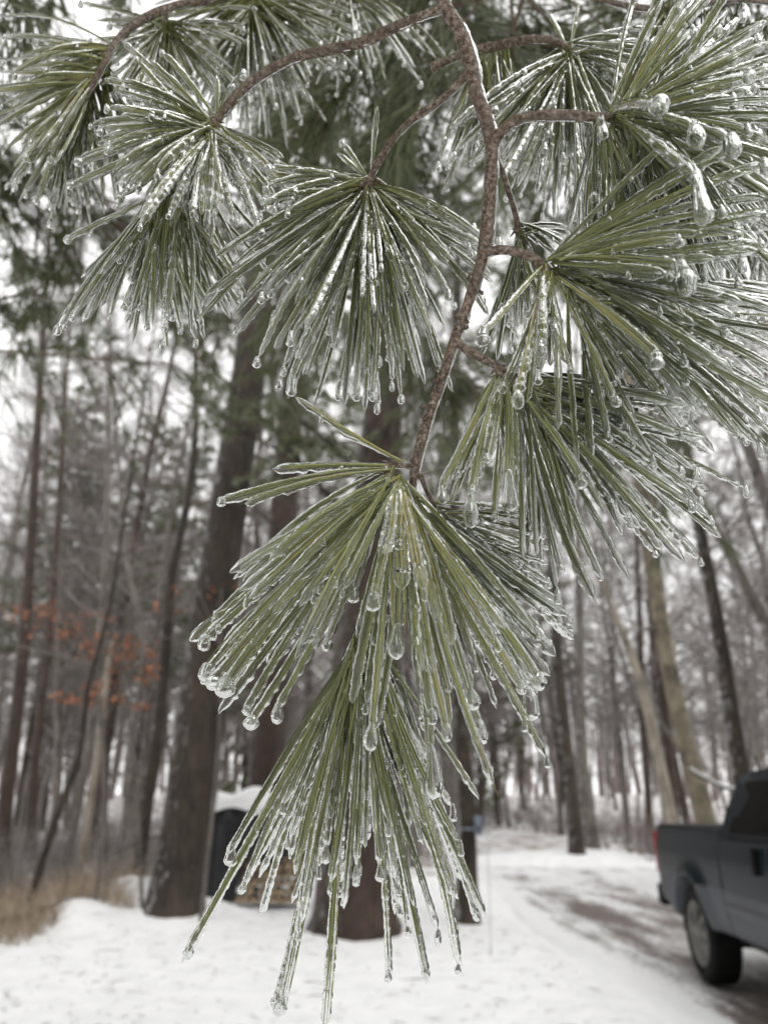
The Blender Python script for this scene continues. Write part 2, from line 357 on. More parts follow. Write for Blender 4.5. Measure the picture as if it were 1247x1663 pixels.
    def fan(s, ax, a0, a1, l0, l1, n, heavy=0.6, hw=(0.4, 1.0), nn=(3, 5), dz=(-0.25, 0.25), sag=0.10, tint=0.45, grow=1.0):
        """ax: shoot axis [(x,y),(x,y)] in photo pixels; angles 0 = right, 90 = down"""
        rng = s.rng; ph = rng.uniform(0, 6)
        for i in range(n):
            u = (i + rng.random()) / n; u += 0.75 / max(n, 8) * 2.2 * math.sin(u * n / 2.6 + ph); a = math.radians(a0 + (a1 - a0) * u)
            w = rng.random(); ox = ax[0][0]*(1-w) + ax[1][0]*w; oy = ax[0][1]*(1-w) + ax[1][1]*w
            L = rng.uniform(l0, l1) * rng.choice([1, 1, 1, 1, .8, .65]); a += rng.gauss(0, .06); q = rng.uniform(*dz)
            od = s.d + rng.gauss(0, 0.002)
            d1 = od * 1.0 + q * L * s.d / F * 1.6
            A = P(ox + rng.gauss(0, 5), oy + rng.gauss(0, 5), od); B = P(ox + L*math.cos(a), oy + L*math.sin(a), d1)
            h = heavy * rng.uniform(0.3, 1.3)
            s.bundle(A, B, rng.uniform(*hw) * 0.001, rng.randint(nn[0] + 1, nn[1] + 1), h, sag * 1.7 * rng.uniform(0.3, 1.5), tint + rng.gauss(0, 0.09))
    def ex(s, *rows, heavy=0.9, sag=0.10, tint=0.6, ddz=0.0):
        """explicit bundles: x0,y0,x1,y1,halfwidth mm,needles[,drop radius px,drop length px]"""
        for r in rows:
            A = P(r[0], r[1], s.d - 0.001); B = P(r[2], r[3], s.d * (1 + ddz) - 0.002 + s.rng.gauss(0, 0.004))
            dp = None
            if len(r) > 6 and r[6]: k = s.d / F; dp = (r[6] * k, r[7] * k)
            s.bundle(A, B, r[4] * 0.001, r[5], heavy, sag * s.rng.uniform(0.8, 1.2), tint + s.rng.gauss(0, 0.06), dp)
    def finish(s, label=None):
        o = s.nm.build('needle_tuft', M['needle'], s.parent)
        if label: o['label'] = label
        if s.ice.n: s.ice.build('ice_coating', M['ice'], o)
        if s.sm.n: tag(s.sm.build('ice_beads', M['ice'], o), kind='stuff')
        for T, r, ln in s.drops:
            mb = MB(); drop_mesh(mb, T, r, ln, s.rs, 20); mb.build('ice_drop', M['drop'], o)
        return o
def catmull(pts, sub=6):
    p = np.array(pts, float); p = np.vstack([2*p[0]-p[1], p, 2*p[-1]-p[-2]]); o = []
    for i in range(1, len(p) - 2):
        for k in range(sub):
            t = k / sub
            o.append(0.5 * ((2*p[i]) + (-p[i-1]+p[i+1])*t + (2*p[i-1]-5*p[i]+4*p[i+1]-p[i+2])*t*t + (-p[i-1]+3*p[i]-3*p[i+1]+p[i+2])*t**3))
    o.append(p[-2]); return np.array(o)
def stem(mb, ice, pts, seed=1, icy=0.55, knobby=True):
    """pts: x, y, radius px, depth"""
    q = catmull(pts, 10); rs = np.random.RandomState(seed)
    c = np.array([P(a[0], a[1], a[3]) for a in q]); r = 0.88 * q[:, 2] * q[:, 3] / F
    n = len(c); r = r * (1 + 0.14 * (smooth_noise(rs, n, 4) - 0.5) + 0.07 * (rs.rand(n) - 0.5)); r[:6] *= np.linspace(1.35, 1.0, 6)[:len(r[:6])]
    mb.tube(c, r, 14, cap=True)
    m = n * 2; x = np.linspace(0, n - 1.001, m); i = x.astype(int); u = (x - i)[:, None]
    p = c[i] * (1-u) + c[i+1] * u; rr = r[i]
    b = 0.45 + 0.55 * smooth_noise(rs, m, 7) + 0.2 * smooth_noise(rs, m, 3)
    tg = np.gradient(p, axis=0); tg /= np.linalg.norm(tg, axis=1)[:, None] + 1e-12; vt = np.abs(tg[:, 2:3])
    low = -UP * (1 - vt) + rv * vt
    ice.tube(p + low * (rr * 0.55 * b)[:, None], rr * (0.52 + 0.20 * b) + 0.0001, 12, b=rr * (0.52 + 0.20 * b))
D0 = 0.25
# --- the sharp branch
mainb = empty('pine_branch', P(722, -60, D0)); tag(mainb, 'sharp iced pine branch in front, its brown stem forking into seven needle tufts', 'pine branch')
st, si = MB(), MB()
stem(st, si, [(728, -70, 14, .25), (722, -25, 14, .25), (722, 8, 13, .25), (745, 48, 14, .25), (764, 100, 14, .25), (773, 150, 13.5, .25), (789, 192, 13.5, .25), (798, 238, 13, .25), (797, 290, 12, .25), (793, 350, 12, .25), (785, 408, 12.5, .25), (771, 460, 10, .25), (750, 520, 10, .25), (735, 562, 9.5, .25), (716, 620, 9.5, .25), (695, 680, 9.5, .25), (679, 738, 9.5, .25), (670, 785, 8, .25)], 1)
stem(st, si, [(728, 12, 11, .25), (692, 24, 9, .252), (640, 45, 9.5, .26), (590, 68, 9.5, .268), (540, 80, 9, .275), (480, 94, 9.5, .285), (420, 126, 9.5, .29), (383, 158, 9.5, .295), (362, 184, 8.5, .30), (347, 200, 7, .30)], 2)
stem(st, si, [(764, 115, 8, .25), (722, 158, 7, .255), (672, 193, 7.5, .26), (640, 225, 7, .27), (617, 258, 7, .275), (600, 292, 6, .28)], 3)
stem(st, si, [(797, 250, 8, .25), (808, 222, 10.5, .248), (832, 199, 10, .246), (862, 190, 10, .244), (905, 187, 10.5, .242), (955, 190, 9.5, .24), (1010, 194, 9, .24), (1050, 210, 5, .24)], 4)
stem(st, si, [(800, 245, 6, .252), (815, 278, 5.5, .254), (826, 312, 5, .257), (836, 345, 5.5, .26), (843, 378, 5, .262)], 5)
stem(st, si, [(785, 410, 8, .25), (818, 406, 9, .247), (850, 413, 8.5, .244), (876, 426, 8, .242), (900, 446, 4, .242)], 6)
stem(st, si, [(735, 548, 7, .25), (760, 570, 8, .248), (792, 587, 7.5, .245), (818, 602, 6, .243), (842, 632, 4, .243)], 7)
stem(st, si, [(675, 758, 5, .25), (655, 757, 5, .247), (634, 757, 4.5, .245)], 8)
stem(st, si, [(682, 770, 4, .25), (692, 795, 4.5, .25), (703, 815, 4, .251), (715, 838, 3, .252)], 9)
stem(st, si, [(670, 785, 6, .25), (652, 850, 4, .251), (618, 930, 4, .252), (590, 1000, 4, .252), (576, 1070, 3.5, .252)], 10)
for (x, y, dx, dy, d, r) in ((634, 757, -14, 4, .245, 5), (630, 765, -6, 10, .245, 4), (672, 812, 4, 14, .251, 5), (716, 838, 8, 9, .252, 4), (812, 602, 8, 10, .243, 6), (845, 633, 8, 8, .243, 5), (876, 428, 12, 10, .242, 7), (900, 446, 10, 8, .242, 5), (1010, 194, 14, 3, .24, 7), (1050, 210, 10, 8, .24, 5), (600, 294, -6, 10, .28, 7), (590, 298, -8, 4, .28, 5), (345, 200, -10, 8, .30, 7), (350, 205, -2, 12, .30, 5), (843, 378, 3, 12, .262, 5), (577, 1080, -4, 16, .252, 4)):
    c = np.array([P(x - dx * .6, y - dy * .6, d), P(x, y, d), P(x + dx * .6, y + dy * .6, d), P(x + dx, y + dy, d)]); k = d / F
    st.tube(c, np.array([r * 1.0, r * 1.35, r * 1.0, r * .2]) * k, 9, cap=True)
    for j in range(5):
        e = np.array([random.Random(x + j).gauss(0, 1), 0, random.Random(y * j + x).gauss(0, 1)]) * r * k * 1.3; st.tube(np.array([c[0], c[1] + e, c[2] + e * 1.8]), np.array([.7, .6, .1]) * r * k * .7, 5, cap=True)
rj = random.Random(8)
for pts_ in (((745, 48), (764, 100), (773, 150), (789, 192), (797, 290), (793, 350), (771, 460), (750, 520), (716, 620), (695, 680), (679, 738)),):
    for (x, y) in pts_:
        for j in range(3):
            yy = y + rj.uniform(-22, 22); xx = x + rj.choice([-1, 1]) * rj.uniform(7, 11); c = P(xx, yy, .2495); e = UP * .0009 + rv * rj.uniform(-.0006, .0006); st.tube(np.array([c - e, c, c + e]), np.array([.0003, .0008, .0002]), 6, cap=True)
tw = st.build('twig', M['twig'], mainb); si.build('ice_coating', M['ice'], tw)
# T1 lowest whorl, heavily iced on the left
t = Tuft(mainb, .245, 11)
t.ex((655, 750, 478, 641, .55, 3), (650, 752, 548, 700, .5, 2), heavy=.35, sag=-.02, tint=.7)
t.ex((640, 756, 440, 761, .9, 5), heavy=1.0, sag=.03, tint=.62)
t.ex((640, 760, 352, 814, 1.1, 6, 7, 12), (640, 762, 395, 818, .7, 3), heavy=.9, sag=.07, tint=.62)
t.ex((635, 768, 392, 945, .8, 4), (632, 772, 386, 962, .9, 4), (634, 775, 391, 985, 1.0, 5), (636, 775, 302, 1043, 1.1, 6, 0, 0), (638, 778, 322, 1046, 1.2, 6, 10, 22), (640, 782, 330, 1094, .9, 5, 11, 22), (640, 785, 334, 1118, 1.3, 6, 12, 16), (640, 785, 360, 1120, 1.4, 6, 14, 26), (640, 790, 352, 1160, 1.1, 5), (645, 790, 392, 1164, .8, 4, 7, 12), (645, 790, 400, 1182, .9, 5, 11, 18), (645, 790, 444, 1160, .7, 4, 9, 28), (640, 790, 526, 1050, .5, 3, 8, 18), (640, 785, 572, 968, .5, 3, 9, 20), heavy=1.0, sag=.05, tint=.58)
t.fan([(638, 765), (645, 790)], 152, 112, 200, 330, 20, 1.0, (.4, 1.0), (2, 4), (-.4, .3), .05, .66)
t.fan([(640, 770), (645, 800)], 146, 120, 300, 420, 15, 1.05, (.5, 1.1), (3, 5), (-.15, .3), .05, .62)
t.ex((640, 780, 607, 975, 1.1, 6, 10, 24), (648, 780, 648, 885, 1.2, 5, 7, 14), (645, 780, 646, 1030, 1.6, 7, 11, 48), (640, 790, 603, 1195, .7, 4, 9, 36), (655, 800, 700, 1232, 1.0, 4, 11.5, 72), (655, 800, 728, 1195, .7, 4, 8, 22), (655, 800, 703, 1170, .8, 4, 8, 20), (660, 800, 768, 1140, .9, 5, 11, 26), (660, 800, 782, 1192, .9, 4, 12, 30), (662, 810, 866, 1135, .9, 5, 12, 44), (664, 810, 884, 1112, .9, 5, 10, 20), (664, 810, 850, 1120, .8, 4, 8, 18), (660, 820, 888, 1232, .7, 4), (660, 820, 802, 1278, .6, 3), heavy=1.1, sag=.03, tint=.78, ddz=-.07)
t.fan([(645, 775), (655, 810)], 104, 52, 240, 430, 34, 1.0, (.4, 1.0), (3, 5), (-.35, .3), .04, .62)
t.ex((648, 775, 652, 960, 1.7, 7), (642, 775, 622, 900, 1.5, 6), (650, 780, 690, 960, 1.3, 6), (655, 785, 735, 1050, 1.2, 6), (655, 785, 715, 1010, 1.2, 5), heavy=1.3, sag=.03, tint=.85, ddz=-.10)
t.finish('heavily iced lowest whorl, bundles frozen together')
t = Tuft(mainb, .253, 12)
t.ex((668, 808, 905, 1068, 2.0, 6), (668, 862, 798, 985, 1.6, 5), (670, 850, 896, 1100, 1.4, 5), (672, 812, 925, 1002, 1.2, 5), (672, 812, 918, 985, .9, 4), heavy=.5, sag=.02, tint=.3)
t.fan([(668, 810), (672, 860)], 62, 32, 240, 350, 30, .6, (.4, 1.2), (3, 5), (0, .5), .04, .28)
t.fan([(705, 815), (716, 838)], 48, 6, 150, 260, 16, .6, (.3, .6), (2, 4), (0, .5), .04, .28)
t.finish()
# T2 bottom whorl of long hanging needles
t = Tuft(mainb, .25, 13)
t.ex((583, 1040, 296, 1560, 1.0, 6, 8, 14), (580, 1040, 366, 1392, .8, 5, 10, 26), (583, 1050, 390, 1452, .6, 3, 6, 12), (583, 1050, 418, 1430, .6, 3), (575, 1060, 446, 1640, 1.1, 5, 8, 14), (575, 1060, 455, 1648, .8, 4, 10, 18), (560, 1080, 527, 1675, 1.1, 6), (570, 1060, 483, 1528, .5, 2), (583, 1060, 632, 1597, .6, 3, 6, 12), (583, 1050, 695, 1597, .9, 5, 7, 12), (590, 1040, 745, 1572, 1.0, 4), (590, 1040, 790, 1492, .8, 5), (592, 1040, 776, 1498, .5, 3, 6, 12), (585, 1050, 556, 1476, .3, 1, 4, 10), (600, 1030, 747, 1370, .6, 4), (600, 1030, 780, 1300, .5, 3), heavy=.4, sag=.02, tint=.55)
t.fan([(592, 985), (578, 1080)], 116, 78, 330, 480, 36, .3, (.4, .9), (3, 5), (-.2, .35), .03, .48)
t.fan([(592, 985), (578, 1080)], 90, 62, 300, 490, 28, .3, (.4, .9), (3, 5), (-.1, .4), .03, .50)
t.fan([(600, 960), (585, 1060)], 118, 66, 180, 330, 30, .3, (.3, .8), (3, 5), (0, .5), .03, .40)
t.finish('long green whorl hanging lowest')
# T3 right of the stem, middle height
t = Tuft(mainb, .245, 14)
t.ex((808, 602, 712, 800, .9, 5, 8, 26), (812, 604, 762, 815, .9, 5, 11, 50), (820, 604, 826, 775, 1.5, 6, 10.5, 62), (815, 604, 790, 745, 1.2, 5, 6, 14), (812, 604, 775, 770, .8, 4, 6, 14), (835, 625, 947, 782, .8, 4, 8, 20), heavy=1.2, sag=.05, tint=.72, ddz=-.06)
t.fan([(812, 602), (830, 615)], 118, 84, 130, 240, 16, 1.0, (.5, 1.1), (3, 5), (-.3, .1), .05, .62)
t.ex((840, 610, 1120, 658, 1.1, 5), (845, 610, 1105, 705, .9, 5), (850, 640, 1175, 876, .8, 5), (850, 640, 1115, 918, .9, 5), (850, 640, 965, 975, 1.3, 6), (850, 640, 980, 945, .7, 4, 5, 9), (840, 640, 912, 930, .5, 3, 5, 9), (850, 640, 1025, 948, .5, 3), (835, 640, 905, 960, .3, 1), heavy=.5, sag=.05, tint=.32)
t.fan([(835, 605), (870, 660)], 95, 62, 180, 320, 20, .6, (.3, .8), (3, 5), (-.2, .4), .04, .35)
t.fan([(835, 605), (900, 670)], 58, 8, 200, 350, 60, .6, (.3, .9), (3, 5), (0, .5), .06, .28)
t.finish()
# T4 right, upper middle
t = Tuft(mainb, .24, 15)
t.ex((880, 432, 782, 540, .7, 4, 10, 30), (885, 440, 838, 645, .7, 4, 9, 26), (882, 440, 880, 560, 1.2, 5, 9, 28), (895, 445, 998, 655, .6, 3, 8, 16), (905, 448, 1072, 582, 1.0, 5, 10.5, 26), (890, 440, 905, 700, .3, 1), heavy=1.15, sag=.06, tint=.72, ddz=-.08)
t.fan([(882, 434), (895, 450)], 112, 78, 90, 230, 12, 1.0, (.4, 1.0), (3, 5), (-.3, .1), .06, .6)
t.ex((890, 420, 1180, 232, .7, 4), (895, 415, 1198, 232, .5, 3), (900, 410, 1083, 228, .5, 3), (905, 412, 1240, 262, .9, 4), (900, 418, 1247, 318, .8, 4), (900, 420, 1250, 345, 1.1, 5), (905, 424, 1232, 390, .8, 4), (905, 426, 1235, 404, 1.0, 4), (900, 420, 1110, 432, 1.4, 5, 14, 60), (900, 428, 1085, 445, 1.6, 6), heavy=.9, sag=.05, tint=.6, ddz=-.06)
t.fan([(890, 418), (915, 430)], 0, -26, 190, 330, 18, .9, (.4, 1.1), (3, 5), (-.4, .2), .06, .55)
t.fan([(900, 430), (980, 490)], 44, 2, 240, 430, 70, .6, (.4, 1.1), (3, 5), (-.1, .4), .06, .28)
t.fan([(900, 440), (950, 500)], 80, 40, 200, 330, 34, .6, (.4, .9), (3, 5), (0, .5), .06, .28)
t.finish()
# T5 top right, big whorl
t = Tuft(mainb, .235, 16)
t.ex((990, 182, 1074, 168, 1.3, 7, 14, 30), (995, 180, 1058, 166, 1.2, 6, 11, 24), (1000, 176, 1132, 208, 1.0, 6, 12.5, 42), (1010, 178, 1192, 228, 1.0, 6, 12.5, 38), (1005, 192, 1135, 285, 1.1, 6, 12, 96), (976, 192, 978, 206, .5, 3, 7, 28), (1000, 188, 1128, 285, .9, 5), heavy=.95, sag=.20, tint=.6, ddz=-.08)
t.ex((990, 180, 1078, -10, .6, 4), (1005, 175, 1165, -30, 1.0, 5), (1015, 175, 1250, 30, 1.0, 5), (1020, 175, 1250, 65, .9, 5), (1020, 178, 1195, 85, .9, 4, 9, 20), (1020, 180, 1222, 120, .9, 4, 9, 16), (1030, 182, 1260, 105, 1.0, 5), (1010, 175, 1120, -20, .8, 4), heavy=.8, sag=.06, tint=.6, ddz=-.05)
t.fan([(990, 185), (1040, 195)], -75, -20, 170, 320, 26, .7, (.4, 1.0), (3, 5), (-.2, .4), .05, .5)
t.fan([(1000, 185), (1060, 205)], -18, 25, 180, 340, 44, .7, (.4, 1.1), (3, 5), (-.2, .4), .08, .42)
t.fan([(1000, 192), (1070, 215)], 25, 65, 200, 380, 52, .6, (.4, 1.0), (3, 5), (-.1, .5), .10, .33)
t.fan([(960, 192), (1060, 215)], 62, 105, 170, 330, 44, .6, (.4, .8), (3, 5), (0, .5), .08, .33)
t.finish('broad whorl with large hanging ice drops')
# T7 centre left whorl
t = Tuft(mainb, .283, 17)
t.ex((603, 280, 613, 170, .5, 2), (598, 290, 556, 228, .5, 2), (596, 288, 546, 246, .4, 2), (597, 300, 430, 362, .9, 5), (595, 305, 598, 395, .6, 3, 7, 26), (600, 305, 654, 420, .5, 3, 6, 16), (590, 310, 470, 620, .7, 4, 8, 38), (598, 310, 545, 650, .4, 3, 5, 12), (598, 310, 580, 650, .4, 3, 7, 14), (600, 310, 602, 652, .5, 3, 6, 14), (590, 305, 466, 445, .4, 3, 8, 22), (600, 300, 768, 368, .8, 4), (610, 300, 760, 372, 1.2, 5), heavy=.8, sag=.05, tint=.6)
t.fan([(600, 290), (598, 310)], 190, 150, 130, 190, 20, .8, (.3, .8), (3, 5), (-.4, .4), .12, .5)
t.fan([(598, 295), (595, 315)], 152, 112, 200, 350, 38, .6, (.3, .8), (3, 5), (-.3, .3), .08, .42)
t.fan([(598, 295), (596, 320)], 112, 68, 280, 370, 46, .55, (.3, .7), (3, 5), (-.1, .3), .04, .40)
t.fan([(600, 295), (600, 318)], 68, 22, 170, 280, 36, .65, (.3, .8), (3, 5), (-.3, .3), .10, .45)
t.fan([(598, 290), (598, 312)], 115, 65, 150, 260, 20, .6, (.3, .7), (3, 5), (-.5, .1), .08, .35)
t.finish()
# T8 left whorls
t = Tuft(mainb, .30, 18)
t.ex((345, 195, 195, 62, .5, 3), (345, 198, 166, 126, .6, 3), (340, 200, 185, 145, .5, 3), (350, 190, 264, 82, .6, 4), (352, 182, 352, 120, .5, 2), (355, 180, 395, 115, .4, 2), (335, 205, 172, 210, .6, 4, 6, 12), (330, 210, 122, 265, .8, 5, 7, 12), (330, 212, 108, 305, .8, 5, 6, 10), (325, 215, 128, 255, .6, 4), (310, 215, 290, 318, .6, 3, 6, 20), (330, 215, 350, 300, .7, 4, 8, 20), (350, 205, 402, 258, .5, 3, 8, 20), (360, 205, 478, 312, .7, 4, 7, 14), (350, 210, 428, 378, .6, 3, 7, 22), (355, 200, 440, 285, .8, 4, 6, 12), heavy=.8, sag=.08, tint=.62)
t.fan([(345, 200), (325, 215)], 182, 132, 110, 215, 48, .9, (.3, .9), (3, 5), (-.4, .4), .10, .62)
t.fan([(345, 200), (335, 215)], 228, 180, 100, 190, 20, .8, (.3, .8), (3, 5), (-.4, .2), .08, .5)
t.fan([(345, 205), (335, 220)], 132, 20, 90, 190, 48, .85, (.3, .8), (3, 5), (-.5, .3), .10, .62)
t.finish()
t = Tuft(mainb, .305, 19)
t.ex((250, 325, 92, 535, .6, 3, 6, 22), (248, 325, 115, 520, .6, 3, 5, 10), (245, 322, 106, 388, .6, 3, 6, 12), heavy=.8, sag=.06, tint=.5)
t.fan([(300, 260), (245, 335)], 130, 92, 190, 270, 44, .6, (.3, .8), (3, 5), (-.2, .4), .06, .38)
t.fan([(300, 260), (250, 335)], 92, 50, 180, 260, 50, .6, (.3, .8), (3, 5), (-.2, .4), .06, .38)
t.finish()
# T12 little whorl behind the stem
t = Tuft(mainb, .262, 20)
t.fan([(842, 370), (850, 382)], 112, 75, 130, 230, 22, .6, (.3, .6), (3, 4), (0, .5), .05, .38)
t.fan([(842, 370), (850, 382)], 30, 0, 60, 110, 8, .6, (.3, .6), (3, 4), (0, .5), .1, .4)
t.finish()

# --- the bough behind it at the upper left
bl = empty('pine_branch', P(345, -40, .37)); tag(bl, 'softly blurred iced pine branch drooping from the top left corner of the view', 'pine branch', 'other iced pine branches')
st, si = MB(), MB()
stem(st, si, [(420, -40, 7, .38), (340, -2, 8, .38), (290, 8, 7, .375), (235, 30, 8, .37), (195, 62, 7, .365), (172, 100, 6, .36), (150, 140, 5, .36), (118, 185, 4, .36), (100, 230, 3, .36)], 21)
stem(st, si, [(272, 12, 4, .375), (268, 40, 3, .38)], 22)
tw = st.build('twig', M['twig'], bl); si.build('ice_coating', M['ice'], tw)
t = Tuft(bl, .365, 22, 1)
t.fan([(185, 75), (150, 140)], 196, 150, 110, 190, 60, .7, (.3, .7), (3, 4), (-.4, .4), .12, .66)
t.fan([(165, 110), (120, 190)], 150, 112, 110, 190, 54, .7, (.3, .7), (3, 4), (-.4, .4), .12, .62)
t.ex((110, 200, 82, 362, .5, 3, 5, 18), (105, 200, 40, 318, .5, 3, 4, 9), (110, 200, 60, 330, .5, 3, 4, 9), heavy=.8, sag=.06, tint=.5)
t.finish()
t = Tuft(bl, .375, 23, 1)
t.fan([(150, 130), (105, 210)], 108, 70, 100, 170, 60, .5, (.3, .6), (3, 4), (-.3, .4), .06, .30)
t.fan([(180, 95), (150, 130)], 60, 95, 130, 220, 24, .5, (.3, .6), (3, 4), (-.1, .5), .06, .30)
t.finish()
t = Tuft(bl, .385, 24, 1)
t.fan([(268, 35), (268, 50)], 110, 60, 80, 170, 47, .7, (.3, .7), (3, 4), (-.4, .4), .12, .5)
t.fan([(268, 35), (268, 50)], 60, -10, 80, 160, 30, .7, (.3, .7), (3, 4), (-.4, .4), .12, .5)
t.fan([(268, 35), (268, 50)], 190, 110, 80, 160, 30, .7, (.3, .7), (3, 4), (-.4, .4), .12, .5)
t.finish()
# --- bough behind, top middle
bm = empty('pine_branch', P(410, -60, .42)); tag(bm, 'blurred iced pine branch at the top edge above the curved left twig', 'pine branch', 'other iced pine branches')
st, si = MB(), MB(); stem(st, si, [(430, -70, 6, .42), (412, -20, 5, .42), (410, 8, 4, .42)], 31); stem(st, si, [(412, -20, 4, .42), (500, -30, 4, .43), (560, -10, 3, .44)], 33)
tw = st.build('twig', M['twig'], bm); si.build('ice_coating', M['ice'], tw)
t = Tuft(bm, .42, 32, 1)
t.fan([(412, -15), (408, 15)], 135, 50, 130, 250, 110, .55, (.3, .7), (3, 4), (-.3, .4), .08, .36)
t.fan([(412, -15), (408, 15)], 180, 130, 90, 190, 40, .6, (.3, .7), (3, 4), (-.3, .4), .10, .45)
t.fan([(412, -15), (408, 15)], 50, 5, 130, 220, 50, .6, (.3, .7), (3, 4), (-.3, .4), .12, .45)
t.finish()
t = Tuft(bm, .44, 33, 1)
t.fan([(560, -30), (570, -10)], 150, 30, 90, 200, 50, .5, (.3, .6), (3, 4), (-.3, .4), .12, .40)
t.finish()
# --- bough behind the stem, right of it
bs = empty('pine_branch', P(790, 78, .33)); tag(bs, 'iced pine branch just behind the main stem, its tuft hanging between stem and right edge', 'pine branch', 'other iced pine branches')
st, si = MB(), MB(); stem(st, si, [(700, 110, 7, .33), (760, 85, 8, .33), (800, 76, 8.5, .325), (850, 66, 8, .315), (895, 66, 7, .31), (930, 82, 5, .31)], 41)
tw = st.build('twig', M['twig'], bs); si.build('ice_coating', M['ice'], tw)
t = Tuft(bs, .31, 42, 0)
t.ex((925, 80, 940, 2, .4, 2), (920, 78, 890, 20, .4, 2), (918, 80, 800, 180, .6, 4, 6, 12), (935, 85, 975, 200, .6, 3, 7, 22), (925, 90, 935, 360, .3, 2, 5, 10), (945, 85, 978, 112, .9, 5, 8, 20), heavy=.8, sag=.08, tint=.6)
t.fan([(915, 75), (930, 95)], 150, 105, 130, 250, 40, .65, (.3, .8), (3, 4), (-.3, .4), .08, .5)
t.fan([(915, 80), (930, 95)], 108, 72, 190, 290, 44, .6, (.3, .7), (3, 4), (-.2, .4), .05, .42)
t.fan([(915, 75), (930, 90)], 72, -10, 100, 220, 40, .7, (.3, .8), (3, 4), (-.3, .4), .14, .48)
t.finish()
t = Tuft(bs, .34, 43, 1)
t.fan([(770, 85), (830, 75)], 120, 70, 120, 250, 34, .6, (.3, .6), (3, 4), (-.2, .4), .06, .40)
t.ex((800, 80, 783, 100, .3, 2, 6, 22), heavy=.7)
t.finish()
# --- branch crossing the top right corner
bc = empty('pine_branch', P(960, -30, .33)); tag(bc, 'iced pine branch in the top right corner with needles hanging down the right edge', 'pine branch', 'other iced pine branches')
st, si = MB(), MB(); stem(st, si, [(930, -25, 6, .33), (985, 2, 6, .33), (1050, 14, 6, .33), (1120, 10, 6, .33), (1200, 0, 5, .33), (1290, 10, 5, .33)], 51)
tw = st.build('twig', M['twig'], bc); si.build('ice_coating', M['ice'], tw)
t = Tuft(bc, .33, 52, 1)
t.ex((1205, -20, 1208, 10, .6, 3, 9, 38), heavy=.9)
t.fan([(1060, 0), (1270, 40)], 115, 60, 180, 330, 80, .6, (.3, .8), (3, 4), (-.2, .4), .08, .32)
t.finish()
t = Tuft(bc, .36, 53, 1)
t.fan([(1120, 190), (1290, 260)], 112, 68, 170, 300, 60, .6, (.3, .8), (3, 4), (-.2, .4), .06, .28)
t.finish()

# --- softer boughs of the same tree farther back
def spray3(mb, A, d, L, rng, n, r):
    d = nrm(d)
    for i in range(n):
        e = nrm(d + wig(rng, 0.5)); l = L * rng.uniform(.7, 1.1); B = A + e * l - UP * l * .22 * math.hypot(e[0], e[1]); m_ = (A + B) / 2 + UP * l * .05
        mb.tube(np.array([A, m_, B]), np.array([r, r * 1.2, r * .7]), 3, a=min(1, max(0, rng.gauss(0.42, 0.22))))
def wig(rng, s): return np.array([rng.gauss(0, s), rng.gauss(0, s), rng.gauss(0, s)])
def mid_bough(pts, nt, side, label, seed, r=0.006, n=34, nr=0.0009, group='iced pine branches farther back'):
    rng = random.Random(seed); q = np.array([P(*a) for a in pts]); q = catmull(q, 5); root = empty('pine_branch', q[0]); tag(root, label, 'pine branch', group)
    w = MB(); lf = MB(); w.tube(q, np.linspace(r, r * .35, len(q)), 6, cap=True)
    for i in range(nt):
        x = (0.1 + 0.9 * rng.random()) * (len(q) - 1.001); j = int(x); A = q[j]; t = nrm(q[j+1] - q[j]); e = nrm(t * .6 + wig(rng, .6) - UP * .25); l = side * rng.uniform(.3, 1.1)
        B = A + e * l * .5 + wig(rng, .01); C = A + e * l - UP * l * .3
        w.tube(np.array([A, B, C]), np.array([r * .4, r * .3, r * .2]), 4)
        for k in range(3): spray3(lf, B + (C - B) * (k / 2), e - UP * .3, .085, rng, n // 2, nr)
    w.build('twig', M['twig'], root); lf.build('needles', M['needle_far'], root)
mid_bough([(930, -80, .85), (760, 0, .85), (600, 60, .9), (500, 130, .95)], 26, .16, 'hazy pine branch filling the gap between the curved twig and the main stem', 301)
mid_bough([(760, -90, 1.2), (700, 60, 1.2), (650, 200, 1.25), (620, 330, 1.3)], 34, .2, 'hazy pine branch hanging behind the centre left tuft', 302)
mid_bough([(560, -80, 1.5), (520, 150, 1.5), (500, 330, 1.5), (480, 470, 1.6)], 34, .24, 'hazy pine branch between the two left hand tufts', 303, .008)
mid_bough([(-160, 200, 2.2), (-20, 260, 2.2), (110, 320, 2.2), (240, 400, 2.3)], 60, .42, 'dark blurred pine branch at the left edge below the corner branch', 304, .012, 40, .0016)
mid_bough([(-200, 560, 3.2), (-20, 569, 3.2), (140, 580, 3.2), (270, 590, 3.3)], 22, .35, 'thin blurred branch running level at the left edge', 305, .012, 30, .0016)
mid_bough([(-120, 500, 2.8), (-10, 488, 2.8), (60, 470, 2.8), (120, 452, 2.8)], 20, .3, 'short blurred branch tip at the left edge above the level branch', 306, .01, 30, .0016)
mid_bough([(1400, -100, 1.1), (1200, 0, 1.1), (1030, 60, 1.1), (880, 90, 1.1)], 40, .2, 'hazy pine branch behind the top right corner', 307)
mid_bough([(1050, 120, 1.7), (960, 230, 1.7), (880, 330, 1.7), (840, 430, 1.8)], 26, .3, 'hazy pine branch behind the twig right of the stem', 308, .008, 34, .0012)
mid_bough([(1420, 520, 2.6), (1260, 600, 2.6), (1120, 650, 2.6), (1020, 700, 2.6)], 26, .4, 'hazy pine branch behind the right hand tufts', 309, .012, 34, .0016)
mid_bough([(560, 480, 2.6), (640, 520, 2.6), (720, 580, 2.6), (780, 640, 2.6)], 40, .4, 'hazy green pine branch behind the middle of the stem', 310, .012, 34, .0016)
mid_bough([(200, 380, 3.4), (300, 420, 3.4), (400, 470, 3.4), (470, 540, 3.4)], 44, .5, 'hazy green pine branch below the left hand tufts', 311, .012, 34, .002)
